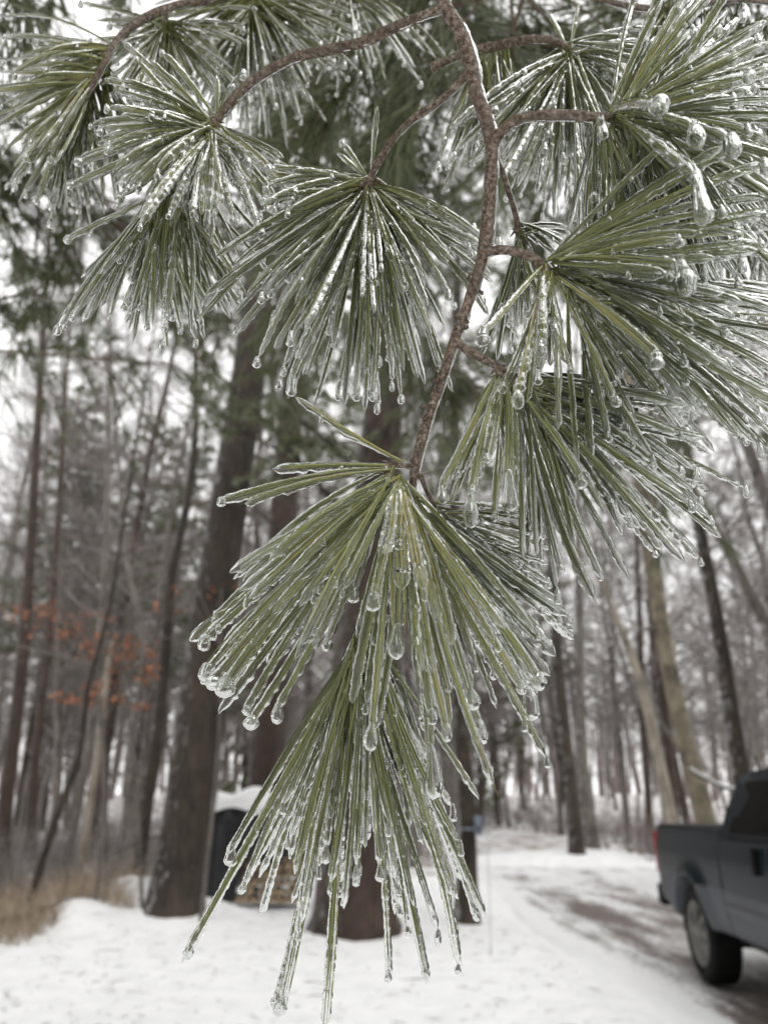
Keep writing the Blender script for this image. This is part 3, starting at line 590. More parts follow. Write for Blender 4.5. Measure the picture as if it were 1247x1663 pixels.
mid_bough([(60, -140, .7), (10, -60, .75), (-60, 0, .75), (-140, 80, .8)], 18, .14, 'hazy pine branch just outside the top left corner', 312)
# ------------------------------------------------------------------ woods
def limb(mb, A, d, L, r, rng, n=5, k=3, bend=0.12, rise=0.15, a=0.5):
    pts = [A]; d = nrm(d)
    for i in range(n - 1):
        d = nrm(d + wig(rng, bend) + UP * rise / n); pts.append(pts[-1] + d * L / (n - 1))
    pts = np.array(pts); mb.tube(pts, np.linspace(r, r * 0.3, n), k, a=a); return pts
def twigs(mb, path, L, r, rng, n=6, sub=4, rise=0.3, droop=0.0):
    for i in range(n):
        w = rng.uniform(0.15, 1.0); x = w * (len(path) - 1.001); j = int(x); A = path[j] * (1 - x + j) + path[j+1] * (x - j)
        d0 = nrm(path[j+1] - path[j]); dd = nrm(d0 + wig(rng, 0.55) + UP * rise)
        l = L * rng.uniform(0.5, 1.2) * (1.1 - 0.5*w); q = limb(mb, A, dd, l, r, rng, 4, 3, 0.16, -droop)
        for m in range(sub):
            w2 = rng.randint(1, 3); limb(mb, q[w2-1] * .5 + q[w2] * .5, nrm(dd + wig(rng, 0.6) + UP * 0.1), l * rng.uniform(0.3, 0.6), r * 0.6, rng, 3, 3, 0.2, -droop)
def bare_crown(mb, path, rad, rng, L=2.2, n=26, lo=0.3, r=0.02, sub=6, ss=4, rise=0.5):
    """limbs, branches and twigs along a trunk path"""
    for i in range(n):
        w = lo + (1 - lo) * rng.random()**0.9; x = w * (len(path) - 1.001); j = int(x); A = path[j] * (1 - x + j) + path[j+1] * (x - j)
        az = rng.uniform(0, 6.28); d = np.array([math.cos(az), math.sin(az), rise * rng.uniform(0.3, 1.6)])
        l = L * rng.uniform(0.5, 1.1) * (1.15 - 0.6 * (w - lo) / (1 - lo))
        q = limb(mb, A, d, l, r * (1.3 - w * 0.7), rng, 6, 4, 0.10, 0.25)
        twigs(mb, q, l * 0.42, 0.006 + r * 0.12, rng, sub, ss)
def spray(mb, A, d, L, rng, n=16, wd=0.004):
    """one tuft of pine needles at the end of a far twig"""
    d = nrm(d); v = []; f = []
    for i in range(n):
        e = nrm(d + wig(rng, 0.55) - UP * 0.15); s = nrm(np.cross(e, wig(rng, 1))) * wd; B = A + e * L * rng.uniform(0.6, 1.1)
        c = len(v); v += [A - s, A + s, B + s * 0.5, B - s * 0.5]; f.append([c, c+1, c+2, c+3])
    mb.add(v, f, min(1, max(0, rng.gauss(0.45, 0.22))))
def pine_limb(wood, leaf, A, d, L, r, rng, nt=10, tl=0.13, tn=16, droop=0.25, wd=0.004):
    q = limb(wood, A, d, L, r, rng, 7, 4, 0.06, -droop * 0.3)
    for i in range(nt):
        w = 0.25 + 0.75 * math.sqrt(rng.random()); x = w * 5.99; j = int(x); B = q[j] * (1 - x + j) + q[j+1] * (x - j)
        e = nrm(q[j+1] - q[j] + wig(rng, 0.5) * np.array([1, 1, 0.4]) - UP * 0.1); l = L * 0.28 * rng.uniform(0.3, 1.1)
        t = limb(wood, B, e, l, r * 0.3, rng, 4, 3, 0.08, -droop)
        for k in range(5): spray(leaf, t[1 + k % 3] + wig(rng, 0.03), e + wig(rng, 0.35), tl, rng, tn, wd)
def trunk_path(pts, Y):
    """pts: (x, y, width px) along the trunk in the photo; Y ground distance"""
    o = []; r = []
    for x, y, w in catmull(pts, 4):
        p = PY(x, y, Y); o.append(p); d = (p - CAM) @ fv; r.append(w / 2 * d / F)
    o = np.array(o); o[0, 2] -= 0.25
    return o, np.array(r)
def trunk_mesh(path, r, mat, parent, rng, flare=True):
    mb = MB(); n = len(path); rs = np.random.RandomState(rng.randint(0, 9999)); r = np.array(r)
    m = 40; x = np.linspace(0, n - 1.001, m); i = x.astype(int); u = (x - i)[:, None]
    p = path[i] * (1-u) + path[i+1] * u; rr = np.interp(x, np.arange(n), r)
    if flare: rr = rr * (1 + 0.28 * np.exp(-(p[:, 2] - p[0, 2] - 0.2) / 0.28) * (p[:, 2] - p[0, 2] > -1))
    k = 24; an = np.arange(k) / k * 6.283
    R = rr[:, None] * (1 + 0.05 * np.sin(an * 3 + 1)[None] + 0.05 * (rs.rand(m, k) - 0.5) + 0.09 * (rs.rand(1, k) - .5))
    mb.tube(p, R, k, b=R, cap=True)
    return mb.build('trunk', mat, parent)
groups = {}
def one_tree(name, pts, Y, mat, label, cat, seed, crown=None, group=None, flare=True):
    rng = random.Random(seed); (xa, ya, wa), (xb, yb, wb) = pts[-2:]
    if yb > 300 and name != 'pine_tree' and cat != 'dead tree':       # carry the stem on up, thinning to its tip
        sx = (xb - xa) / (yb - ya); pts = pts + [(xb + sx * dy, yb + dy, max(1.5, wb * (1 - k / 4.2))) for k, dy in ((1, -150), (2, -300), (3, -450), (4, -600))]
    path, r = trunk_path(pts, Y)
    root = empty(name, (path[0][0], path[0][1], 0)); tag(root, label, cat, group)
    trunk_mesh(path, r, mat, root, rng, flare)
    if crown:
        mb = MB(); bare_crown(mb, path, r, rng, **crown); mb.build('branches', crown_mat(mat), root)
    return root, path, r, rng
def crown_mat(mat): return M['twigs_ice'] if mat is not M['bark_red'] else M['twigs_red']
# --- the big dark trunk on the left
root, path, r, rng = one_tree('pine_tree', [(281, 1502, 92), (296, 1400, 84), (318, 1250, 80), (340, 1050, 72), (368, 850, 62), (394, 680, 56), (410, 560, 52), (425, 420, 48), (440, 250, 42), (452, 60, 36), (462, -200, 28)], 11.6, M['bark_dark'],
    'big dark pine trunk left of centre, leaning slightly right, snow piled at its foot', 'tree', 61)
wood, leaf = MB(), MB()
for i in range(14):                            # dead stubs low on the trunk
    x = rng.uniform(.08, .6) * (len(path) - 1.001); j = int(x); az = rng.uniform(-2.8, -.2); limb(wood, path[j] * (1-x+j) + path[j+1] * (x-j), np.array([math.cos(az), math.sin(az), .1]), rng.uniform(.4, 1.3), .018, rng, 5, 5, .12, -.1)
for i in range(34):
    w = rng.uniform(0.62, 1.0); x = w * (len(path) - 1.001); j = int(x); az = rng.uniform(0, 6.28)
    pine_limb(wood, leaf, path[j], np.array([math.cos(az), math.sin(az), 0.15]), rng.uniform(1.6, 3.4), 0.035, rng, 14)
wood.build('branches', M['bark_dark'], root); leaf.build('needles', M['needle_far'], root)
# --- second trunk behind the woodpile
one_tree('pine_tree', [(428, 1400, 62), (434, 1250, 58), (446, 1050, 54), (458, 880, 46), (468, 740, 42), (480, 600, 38), (500, 380, 32), (515, 100, 26)], 15.5, M['bark_red'],
    'reddish dark trunk rising behind the covered woodpile', 'tree', 62, dict(L=1.6, n=16, lo=0.35, rise=0.1))
# --- centre trunk behind the lowest needles
root, path, r, rng = one_tree('pine_tree', [(580, 1512, 120), (584, 1400, 124), (592, 1250, 114), (602, 1050, 98), (612, 850, 78), (622, 690, 62), (630, 560, 54), (640, 400, 48), (655, 200, 40), (668, -60, 32)], 10.8, M['bark_red'],
    'wide reddish brown trunk straight behind the hanging needles at the centre', 'tree', 63)
wood, leaf = MB(), MB()
def aimed(p0, p1, Y0, Y1, rad, n=8, tl=0.12, nt=16):
    A = PY(*p0, Y0); B = PY(*p1, Y1); n_ = 8; t = np.linspace(0, 1, n_)[:, None]; q = A * (1-t) + B * t - UP * (np.sin(t * math.pi) * -0.06 * np.linalg.norm(B - A)); q = q + np.array([wig(rng, 0.012) for _ in range(n_)])
    wood.tube(q, np.linspace(rad, rad * 0.35, n_), 6, cap=True); return q
for p0, p1, Y1, rad, fol in (((600, 900), (300, 560), 9.6, .05, 1), ((610, 800), (430, 640), 9.6, .035, 1), ((600, 860), (325, 660), 9.4, .03, 1), ((600, 1010), (330, 770), 9.5, .028, 0), ((622, 640), (470, 520), 8.5, .03, 1), ((622, 700), (860, 560), 8.6, .03, 1), ((612, 800), (800, 760), 9.0, .03, 1), ((635, 500), (420, 420), 8, .03, 1), ((640, 430), (880, 330), 8, .03, 1), ((604, 980), (760, 900), 9.6, .022, 0)):
    q = aimed(p0, p1, 10.8, Y1, rad)
    L = np.linalg.norm(q[-1] - q[0])
    if fol:
        for i in range(9):
            w = rng.uniform(0.3, 1.0) * 6.99; j = int(w); pine_limb(wood, leaf, q[j], nrm(q[-1] - q[0]) + wig(rng, 0.7) * np.array([1, 1, .3]), rng.uniform(.5, 1.1), 0.012, rng, 5, 0.12, 14)
for i in range(40):
    w = rng.uniform(0.50, 1.0); x = w * (len(path) - 1.001); j = int(x); az = rng.uniform(0, 6.28)
    pine_limb(wood, leaf, path[j], np.array([math.cos(az), math.sin(az), 0.1]), rng.uniform(1.4, 3.0), 0.03, rng, 14)
wood.build('branches', M['bark_dark'], root); leaf.build('needles', M['needle_far'], root)
# --- slender trunk at the edge of the driveway
root, path, r, rng = one_tree('pine_tree', [(757, 1502, 40), (758, 1440, 36), (759, 1380, 30), (758, 1300, 27), (752, 1220, 24), (745, 1120, 22), (740, 1000, 20), (738, 860, 18), (740, 640, 15), (744, 400, 12)], 11.8, M['bark_dark'],
    'narrow dark trunk beside the driveway with a grey blue box strapped to it', 'tree', 64)
b = MB(); c = PY(776, 1340, 11.55); b.box(c, (0.10, 0.10, 0.26)); b.box(c + np.array([-.09, .03, -.05]), (0.26, 0.16, 0.03)); b.build('box', simple('grey_blue_plastic', (0.16, 0.19, 0.23), 0.4), root, False)
mb = MB(); bare_crown(mb, path, r, rng, L=1.2, n=24, lo=0.35, r=.014, rise=0.15); mb.build('branches', M['twigs_ice'], root)
for (x0, y0, x1, y1, lab) in ((789, 1330, 797, 1560, 'thin upright wire standing right of the narrow trunk'), (746, 1330, 738, 1530, 'thin upright wire standing left of the narrow trunk')):
    mb = MB(); A = G(x1, y1); B = PY(x0, y0, A[1]); mb.tube(np.array([A - UP*.1, (A+B)/2 + [0.01, 0, 0], B]), 0.004, 6, cap=True)
    tag(mb.build('wire', simple('steel_wire', (0.35, 0.35, 0.35), 0.3, 0.6)), lab, 'wire')
# --- trunks that can be told apart
T3 = dict(L=1.8, n=34, lo=0.35, r=0.016)
one_tree('bare_tree', [(224, 1468, 24), (228, 1400, 22), (240, 1300, 21), (258, 1180, 19), (270, 1050, 18), (278, 940, 16), (298, 850, 14), (312, 770, 12), (318, 690, 10), (318, 560, 8)], 14.3, M['bark_dark'], 'thin crooked dark tree left of the big leaning trunk', 'tree', 65, dict(L=1.4, n=18, lo=0.5, r=0.012))
one_tree('bare_tree', [(38, 1520, 15), (58, 1440, 13), (90, 1330, 12), (128, 1230, 10), (142, 1120, 9), (175, 1000, 7), (196, 880, 6), (215, 760, 5)], 11.2, M['bark_dark'], 'thin dark tree leaning right over the dry grass at the lower left', 'tree', 66, dict(L=1.6, n=16, lo=0.35, r=0.012))
one_tree('bare_tree', [(128, 1420, 13), (150, 1290, 12), (166, 1160, 11), (175, 1085, 9), (184, 1040, 4)], 14.5, M['bark_pale'], 'pale broken snag among dark stems at the lower left', 'dead tree', 67)
one_tree('bare_tree', [(100, 1440, 12), (128, 1310, 12), (148, 1180, 11), (160, 1050, 10), (172, 900, 9), (176, 700, 7)], 16.5, M['bark_grey'], 'grey stem just left of the pale snag', 'tree', 68, T3)
one_tree('bare_tree', [(190, 1430, 9), (205, 1330, 12), (214, 1200, 11), (235, 1060, 10), (205, 900, 8), (190, 700, 6)], 18, M['bark_grey'], 'thin grey stem between pale snag and crooked dark tree', 'tree', 69, T3)
one_tree('bare_tree', [(0, 1400, 26), (16, 1250, 22), (36, 1080, 20), (50, 900, 16), (60, 720, 13), (72, 520, 10)], 17, M['bark_red'], 'dark double trunk at the far left edge, taller of the pair', 'tree', 70, dict(L=2.2, n=26, lo=0.3, r=0.02))
one_tree('bare_tree', [(50, 1380, 15), (56, 1250, 14), (72, 1100, 12), (88, 950, 10), (98, 780, 8)], 20, M['bark_red'], 'dark slim trunk second from the left edge', 'tree', 71, T3)
one_tree('birch_tree', [(1160, 1420, 36), (1140, 1310, 33), (1112, 1200, 29), (1085, 1080, 27), (1065, 960, 25), (1052, 860, 29), (1030, 700, 24), (1000, 480, 18)], 17, M['bark_moss'], 'thick mossy tan trunk leaning left above the pickup bed', 'tree', 72, dict(L=2.6, n=50, lo=0.35, r=0.02))
one_tree('birch_tree', [(1108, 1420, 20), (1088, 1320, 19), (1066, 1220, 17), (1046, 1130, 15), (1020, 1050, 12), (990, 980, 10), (960, 900, 8)], 18, M['bark_pale'], 'pale narrow trunk leaning left beside the mossy tan trunk', 'tree', 73, T3)
one_tree('bare_tree', [(1106, 1420, 18), (1092, 1300, 17), (1080, 1180, 16), (1070, 1050, 14), (1066, 900, 12), (1058, 700, 10)], 19.5, M['bark_red'], 'straight dark trunk directly behind the pale narrow one', 'tree', 74, T3)
one_tree('bare_tree', [(1230, 1440, 32), (1208, 1290, 28), (1188, 1160, 25), (1168, 1030, 22), (1150, 930, 20), (1132, 840, 17), (1112, 700, 13), (1090, 500, 9)], 14, M['bark_dark'], 'dark upright trunk behind the pickup cab', 'tree', 75, dict(L=2.3, n=50, lo=0.35, r=0.016, rise=.7))
one_tree('bare_tree', [(1420, 1400, 26), (1340, 1200, 23), (1260, 1050, 19), (1200, 930, 16), (1140, 820, 14), (1080, 730, 9)], 12, M['bark_grey'], 'grey tree leaning in from beyond the right edge', 'tree', 76, dict(L=2.2, n=44, lo=0.3, r=0.014))
one_tree('bare_tree', [(1460, 1400, 34), (1400, 1200, 30), (1320, 980, 24), (1240, 800, 20), (1190, 650, 15)], 13.5, M['bark_grey'], 'tall leaning trunk crossing the upper right edge', 'tree', 77, dict(L=2.2, n=30, lo=0.35, r=0.016))
one_tree('bare_tree', [(938, 1398, 26), (930, 1300, 22), (916, 1180, 20), (905, 1060, 17), (900, 950, 14), (890, 800, 11)], 25, M['bark_dark'], 'dark trunk at the end of the snowbank beyond the driveway', 'tree', 78, dict(L=2.6, n=26, lo=0.35, r=0.02))
one_tree('bare_tree', [(966, 1400, 28), (956, 1330, 22), (946, 1230, 17), (942, 1100, 15), (940, 950, 12)], 26, M['bark_grey'], 'broad based grey trunk right of the snowbank trunk', 'tree', 79, dict(L=2.6, n=26, lo=0.35, r=0.02))
one_tree('bare_tree', [(1056, 1400, 13), (1052, 1290, 12), (1044, 1180, 11), (1038, 1000, 9)], 27, M['bark_red'], 'thin straight stem just left of the pickup tail', 'tree', 80, dict(L=2.2, n=22, lo=0.3, r=0.02))
# --- the snow crusted branch over the truck bed
rng = random.Random(5); rt_ = empty('fallen_branch', PY(1160, 1290, 12)); tag(rt_, 'bent bare branch carrying snow behind the pickup cab', 'branch')
mb = MB(); q = np.array([PY(x, y, 12) for x, y in ((1250, 1292), (1200, 1284), (1172, 1278), (1148, 1266), (1120, 1250), (1090, 1200), (1060, 1150))]); mb.tube(catmull(q, 4), 0.022, 6, cap=True); mb.build('limb', M['bark_grey'], rt_)
mb = MB(); q2 = q[:5] + UP * 0.028; mb.tube(catmull(q2, 4), 0.02, 6, cap=True); mb.build('snow', M['snow'], rt_)

# --- repeats: bare trees and far pines, copied
def proto_bare(seed, Ht, r0, mat, L, n):
    rng = random.Random(seed); m = 9; p = [np.array([0, 0, -0.4])]
    for i in range(m): p.append(p[-1] + np.array([rng.gauss(0.0, .09), rng.gauss(0, .09), 1]) * Ht / m)
    p = np.array(p); r = np.linspace(r0, r0 * 0.15, m + 1); root = empty('bare_tree')
    trunk_mesh(p, r, mat, root, rng)
    mb = MB(); bare_crown(mb, p, r, rng, L=L, n=n, lo=0.16, r=0.03, sub=7, ss=5); mb.build('branches', crown_mat(mat), root); return root
def proto_pine(seed, Ht, r0, L, n, lo):
    rng = random.Random(seed); m = 8; p = np.array([[rng.gauss(0, .05), rng.gauss(0, .05), -0.4 + (Ht + .4) * i / m] for i in range(m + 1)]); r = np.linspace(r0, .03, m + 1); root = empty('pine_tree')
    trunk_mesh(p, r, M['bark_dark'], root, rng); wood, leaf = MB(), MB()
    for i in range(n):
        w = lo + (1 - lo) * rng.random(); x = w * (m - .001); j = int(x); A = p[j] * (1 - x + j) + p[j+1] * (x - j); az = rng.uniform(0, 6.28)
        l = L * (1.15 - w) * rng.uniform(.6, 1.1) + 0.5; pine_limb(wood, leaf, A, np.array([math.cos(az), math.sin(az), 0.1]), l, 0.03, rng, 9, 0.20, 12, 0.3, 0.012)
    wood.build('branches', M['bark_dark'], root); leaf.build('needles', M['needle_far'], root); return root
def copy_tree(o):
    c = o.copy(); S.collection.objects.link(c)
    for ch in list(o.children):
        d = ch.copy(); S.collection.objects.link(d); d.parent = c
    return c
bares = [proto_bare(100 + i, h, r, M[m], L, n) for i, (h, r, m, L, n) in enumerate(((25, .12, 'bark_grey', 4.2, 84), (21, .085, 'bark_grey', 3.6, 84), (27, .15, 'bark_red', 4.6, 84), (13, .045, 'bark_grey', 2.8, 70)))]
pines = [proto_pine(200 + i, h, r, L, n, lo) for i, (h, r, L, n, lo) in enumerate(((24, .2, 4.2, 110, .34), (9, .12, 2.4, 60, .06)))]
used = set(); rng = random.Random(99)
def place(proto, x, y, s, label, group):
    o = proto if id(proto) not in used else copy_tree(proto); used.add(id(proto))
    o.location = (x, y, float(gz(np.array(x), np.array(y)))); o.rotation_euler = (rng.gauss(0, .03), rng.gauss(0, .03), rng.uniform(0, 6.28)); k = s; o.scale = (k, k, k); tag(o, label, 'tree', group)
n = 0
while n < 190:
    y = 21 + 50 * rng.random()**0.85; a = rng.uniform(-0.62, 0.62); x = y * math.tan(a)
    if 2.0 + (y-20)*0.12 < x < 8.8 + (y-20)*.05 and y < 40: continue
    if y < 24 and x > 1: continue
    side = 'left of' if x < 1.5 else 'beyond'
    k = rng.choice([0, 0, 1, 1, 2, 3, 3]); place(bares[k], x, y, rng.uniform(.8, 1.2), 'bare iced tree in the blurred woods ' + side + ' the driveway', 'bare trees in the woods ' + side + ' the driveway'); n += 1
for (px, Y, k, s) in ((20, 30, 0, .8), (150, 36, 0, .9), (230, 33, 0, .8), (60, 44, 0, 1), (200, 48, 0, 1), (330, 40, 0, .9), (500, 34, 0, 1), (810, 52, 1, 1.2), (855, 60, 0, .95), (930, 52, 0, 1), (390, 27, 1, .8)):
    p = PY(px, 1390, Y); place(pines[k], p[0], Y, s, 'frosted pine tree far back in the blurred woods', 'far pines in the woods')
# --- far wood that reads as one mass
rng = random.Random(41); tr, twm = MB(), MB()
for i in range(420):
    y = rng.uniform(66, 120); x = y * math.tan(rng.uniform(-0.66, 0.66)); z0 = float(gz(np.array(x), np.array(y))); h = rng.uniform(8, 15); top = np.array([x + rng.gauss(0, .8), y, z0 + h]); A = np.array([x, y, z0])
    q = np.array([A, (A + top) / 2 + wig(rng, .2), top]); tr.tube(q, np.array([.16, .1, .03]) * rng.uniform(.6, 1.4), 4)
    for j in range(26):
        w = rng.uniform(0.08, 1); B = A + (top - A) * w; az = rng.uniform(0, 6.28); limb(tr, B, np.array([math.cos(az), math.sin(az), .7]), rng.uniform(1, 3), .035, rng, 4, 3)
tag(tr.build('distant_woods', M['twigs_red']), kind='stuff')
rng = random.Random(43); sw = MB(); sl = MB()
for i in range(70):                            # unseen woods added behind and beside the view to darken the ice reflections
    a = rng.uniform(0.75, 5.53); d_ = rng.uniform(6, 24); x, y = d_ * math.sin(a), d_ * math.cos(a)
    if 1.2 < x < 8: continue
    h = rng.uniform(10, 20); A = np.array([x, y, -.1]); top = np.array([x + rng.gauss(0, .6), y, h]); sw.tube(np.array([A, (A + top) / 2, top]), np.array([.2, .14, .03]), 8)
    for j in range(36):
        w = rng.uniform(.12, 1); B = A + (top - A) * w; az = rng.uniform(0, 6.28); e = np.array([math.cos(az), math.sin(az), .1]); q = limb(sw, B, e, rng.uniform(1, 3) * (1.2 - w), .03, rng, 4, 3)
        for k in range(14): spray(sl, q[rng.randint(1, 3)] + wig(rng, .3), e, .4, rng, 8, .03)
sw.add(np.concatenate(sl.v), np.concatenate(sl.f), 0.3, 1)
tag(sw.build('added_unseen_woods', [M['bark_dark'], M['needle_far']]), kind='stuff')
# unseen crown boughs added overhead to cut sky glare on the ice
rng = random.Random(44); sw = MB(); sl = MB()
for i in range(230):
    a = rng.uniform(0, 6.28); el = math.radians(rng.uniform(64, 90)) if math.cos(a) > -.2 else math.radians(rng.uniform(30, 90)); d_ = rng.uniform(3, 7)
    c = CAM + d_ * np.array([math.sin(a) * math.cos(el), math.cos(a) * math.cos(el), math.sin(el)]); e = nrm(np.array([rng.gauss(0, 1), rng.gauss(0, 1), -.1])); q = limb(sw, c, e, rng.uniform(.6, 1.6), .02, rng, 5, 4)
    for k in range(26): spray(sl, q[rng.randint(0, 4)] + wig(rng, .15), e + wig(rng, .4), .16, rng, 12, .009)
sw.add(np.concatenate(sl.v), np.concatenate(sl.f), 0.3, 1)
tag(sw.build('added_overhead_crown', [M['bark_dark'], M['needle_far']]), kind='stuff')
# --- undergrowth: brush with icy stems
def brush(name, regs, mat, seed, h, cnt, r, sub=3):
    rng = random.Random(seed); mb = MB()
    for (x0, x1, y0, y1, n) in regs:
        for i in range(n):
            x = rng.uniform(x0, x1); y = rng.uniform(y0, y1); A = np.array([x, y, float(gz(np.array(x), np.array(y))) - .03])
            for k in range(cnt):
                d = nrm(np.array([rng.gauss(0, .45), rng.gauss(0, .45), 1])); q = limb(mb, A, d, h * rng.uniform(.5, 1.3), r, rng, 5, 3, .16, -.3, a=rng.random())
                for s in range(sub): limb(mb, q[1 + s % 3], nrm(d + wig(rng, .6)), h * rng.uniform(.2, .5), r * .6, rng, 3, 3, .2, -.2, a=rng.random())
    return tag(mb.build(name, mat), kind='stuff')
brush('dry_grass', [(-7.8, -4.2, 10.2, 13.2, 400), (-7.5, -4.3, 9.9, 11.2, 160), (-9.5, -3.5, 13, 16, 260), (-4.6, -3.6, 11.4, 12.4, 30)], M['grass'], 51, .5, 8, .0045, 1)
brush('brush', [(-9, -4.0, 12.0, 16, 55), (-14, -2.8, 16, 22, 150), (-16, 1.5, 22, 30, 160), (-3.4, .2, 16, 20, 16)], M['twigs_ice'], 52, 1.2, 7, .008, 5)
brush('far_brush', [(-24, 2, 30, 46, 170), (9, 26, 27, 46, 150), (3, 12, 42, 60, 80), (7.5, 12, 24, 30, 26)], M['twigs_red'], 53, 1.5, 6, .013, 4)
# --- oak saplings that kept their brown leaves
def oak(px, py, Y, blobs, label, seed):
    rng = random.Random(seed); base = PY(px, py, Y); root = empty('oak_sapling', (base[0], base[1], 0)); tag(root, label, 'sapling', None)
    top = PY(*blobs[0][:2], Y); q = np.array([[base[0], base[1], -.1], [(base[0]+top[0])/2 + .1, base[1], top[2] * .5], top]); mb = MB(); mb.tube(catmull(q, 5), np.linspace(.03, .012, 11), 6); mb.build('stem', M['bark_grey'], root)
    wd, lf = MB(), MB()
    for (x, y, rx, ry, n) in blobs:
        c = PY(x, y, Y + rng.uniform(-.4, .4)); s = Y / F * 1.1; wd.tube(np.array([q[1] * .4 + q[2] * .6, (q[2] + c) / 2, c]), np.array([.012, .008, .004]), 4)
        for i in range(int(n * 1.15)):
            p = c + np.array([rng.gauss(0, rx * s * .5), rng.gauss(0, .12), rng.gauss(0, ry * s * .5)]); e = nrm(wig(rng, 1) - UP * .6); sd = nrm(np.cross(e, wig(rng, 1))); nn = np.cross(e, sd); l = rng.uniform(.055, .10); w = l * .33
            ring = [p, p + e*l*.3 + sd*w + nn*.008, p + e*l*.55 + sd*w*.6, p + e*l*.75 + sd*w*.9 + nn*.01, p + e*l*1.1, p + e*l*.75 - sd*w*.9 + nn*.01, p + e*l*.55 - sd*w*.6, p + e*l*.3 - sd*w + nn*.008]
            lf.add(np.array(ring), [[0, 1, 2, 7], [7, 2, 6, 6], [2, 3, 5, 6], [3, 4, 5, 5]], rng.random())
            wd.tube(np.array([c + (p - c) * .3, p]), np.array([.004, .002]), 3)
    wd.build('branches', M['bark_grey'], root); lf.build('leaves', M['oak_leaf'], root)
oak(180, 1440, 12.5, [(150, 1000, 30, 14, 18), (28, 992, 16, 12, 22), (85, 990, 26, 16, 30), (120, 1015, 26, 18, 30), (70, 1000, 10, 30, 12), (100, 1030, 14, 14, 14)], 'oak sapling with rusty leaves at the left edge', 81)
oak(240, 1440, 12.0, [(190, 1040, 26, 14, 16), (150, 1050, 20, 26, 34), (215, 1055, 34, 16, 40), (240, 1090, 22, 22, 34), (195, 1075, 16, 20, 18), (180, 1090, 16, 30, 16)], 'oak sapling with rusty leaves just left of the crooked dark tree', 82)
oak(160, 1445, 11.6, [(160, 1110, 26, 8, 8), (120, 1133, 26, 8, 26), (155, 1132, 16, 20, 34), (190, 1130, 8, 8, 8), (225, 1148, 18, 8, 12)], 'low oak twig with rusty leaves crossing the pale snag', 83)
oak(330, 1440, 11.2, [(360, 955, 20, 12, 14), (345, 965, 16, 12, 10), (372, 945, 8, 8, 6), (283, 955, 8, 6, 5), (255, 985, 6, 6, 4), (310, 990, 14, 10, 5)], 'few rusty oak leaves caught before the big dark trunk', 84)

# --- needles, twigs and bark fallen on the snow
rng = random.Random(91); mb = MB()
for i in range(1500):
    y = 2.6 + 11 * rng.random()**1.3; x = rng.uniform(-.6, .45) * y; l = rng.choice([.03, .05, .08, .12, .2]) * rng.uniform(.6, 1.3); a = rng.uniform(0, 3.14); z = float(gz(np.array(x), np.array(y))) + .006
    if x > 1.9: continue
    d = np.array([math.cos(a), math.sin(a), rng.uniform(-.03, .08)]) * l * .5; c = np.array([x, y, z]); mb.tube(np.array([c - d, c + wig(rng, l * .06), c + d]), np.array([.5, 1, .4]) * rng.uniform(.0015, .004), 4, a=rng.random())
tag(mb.build('fallen_litter', M['bark_grey']), kind='stuff')
# ------------------------------------------------------------------ covered woodpile
rng = random.Random(77); WP = np.array([-2.25, 13.6, 0.0]); gw = 0.09
lm = []
for s in range(4):
    mb = MB(); rs = np.random.RandomState(s); k = 12; R0 = .062; an = np.arange(k) / k * 6.283
    cut = np.clip(np.cos(an - s * 1.3), -.45 if s % 2 else -1, 1); rad = R0 * (0.92 + .12 * rs.rand(k)) * (1 if s % 2 == 0 else (1 - .35 * (np.cos(an - 2) < -.3)))
    ys_ = np.array([-.22, -.2, .2, .22]); v = []
    for yy, sc in zip(ys_, (.93, 1, 1, .93)): v += [[rad[i] * sc * math.cos(an[i]), yy, rad[i] * sc * math.sin(an[i])] for i in range(k)]
    v += [[0, -.22, 0], [0, .22, 0]]; f = []; mi = []
    for a in range(3):
        for i in range(k): f.append([a*k+i, a*k+(i+1) % k, (a+1)*k+(i+1) % k, (a+1)*k+i]); mi.append(0)
    n0 = len(f)
    for i in range(k): f.append([4*k, (i+1) % k, i, i]); f.append([4*k+1, 3*k+i, 3*k+(i+1) % k, 3*k+(i+1) % k])
    mb.add(v, f[:n0], .5, 0); mb.v[-1]; mb.add(v, f[n0:], .5, 1)
    lm.append(mb)
M['cut_wood'] = simple('sawn_wood', (0.36, 0.27, 0.17), .7, nscale=30, var=.25)
M['tarp'] = simple('black_tarpaulin', (0.018, 0.019, 0.021), .35, nscale=6, var=.2)
protos = []; used_l = set()
def log_at(x, y, z, s):
    if s not in used_l:
        o = lm[s].build('firewood_log', [M['bark_grey'], M['cut_wood']], local=True); protos.append((s, o)); used_l.add(s)
    else:
        o = dict(protos)[s].copy(); S.collection.objects.link(o)
    o.location = (x, y, z); o.rotation_euler = (rng.gauss(0, .03), rng.uniform(0, 6.28), rng.gauss(0, .04)); tag(o, 'split log stacked in the pile under the black tarpaulin', 'firewood', 'logs in the covered woodpile')
for row in range(11):
    for c in range(16):
        x = -0.95 + c * .125 + (row % 2) * .06; z = gw + .07 + row * .118
        if -0.60 < x < -0.06 and row < 9 and row > 0: continue      # behind the hanging tarpaulin
        log_at(WP[0] + x + rng.gauss(0, .006), WP[1] + rng.gauss(0, .025), z, rng.randint(0, 3))
def grid_mesh(name, fn, nu, nv, mat, parent=None, label=None, cat=None, thick=0.0, kind=None):
    mb = MB(); U, V = np.meshgrid(np.linspace(0, 1, nu), np.linspace(0, 1, nv)); v = fn(U, V).reshape(-1, 3)
    i = (np.arange(nv-1)[:, None] * nu + np.arange(nu-1)[None]).ravel(); mb.add(v, np.stack([i, i+1, i+nu+1, i+nu], -1))
    o = mb.build(name, mat, parent)
    if thick: md = o.modifiers.new('thickness', 'SOLIDIFY'); md.thickness = thick; md.offset = -1
    return tag(o, label, cat, None, kind)
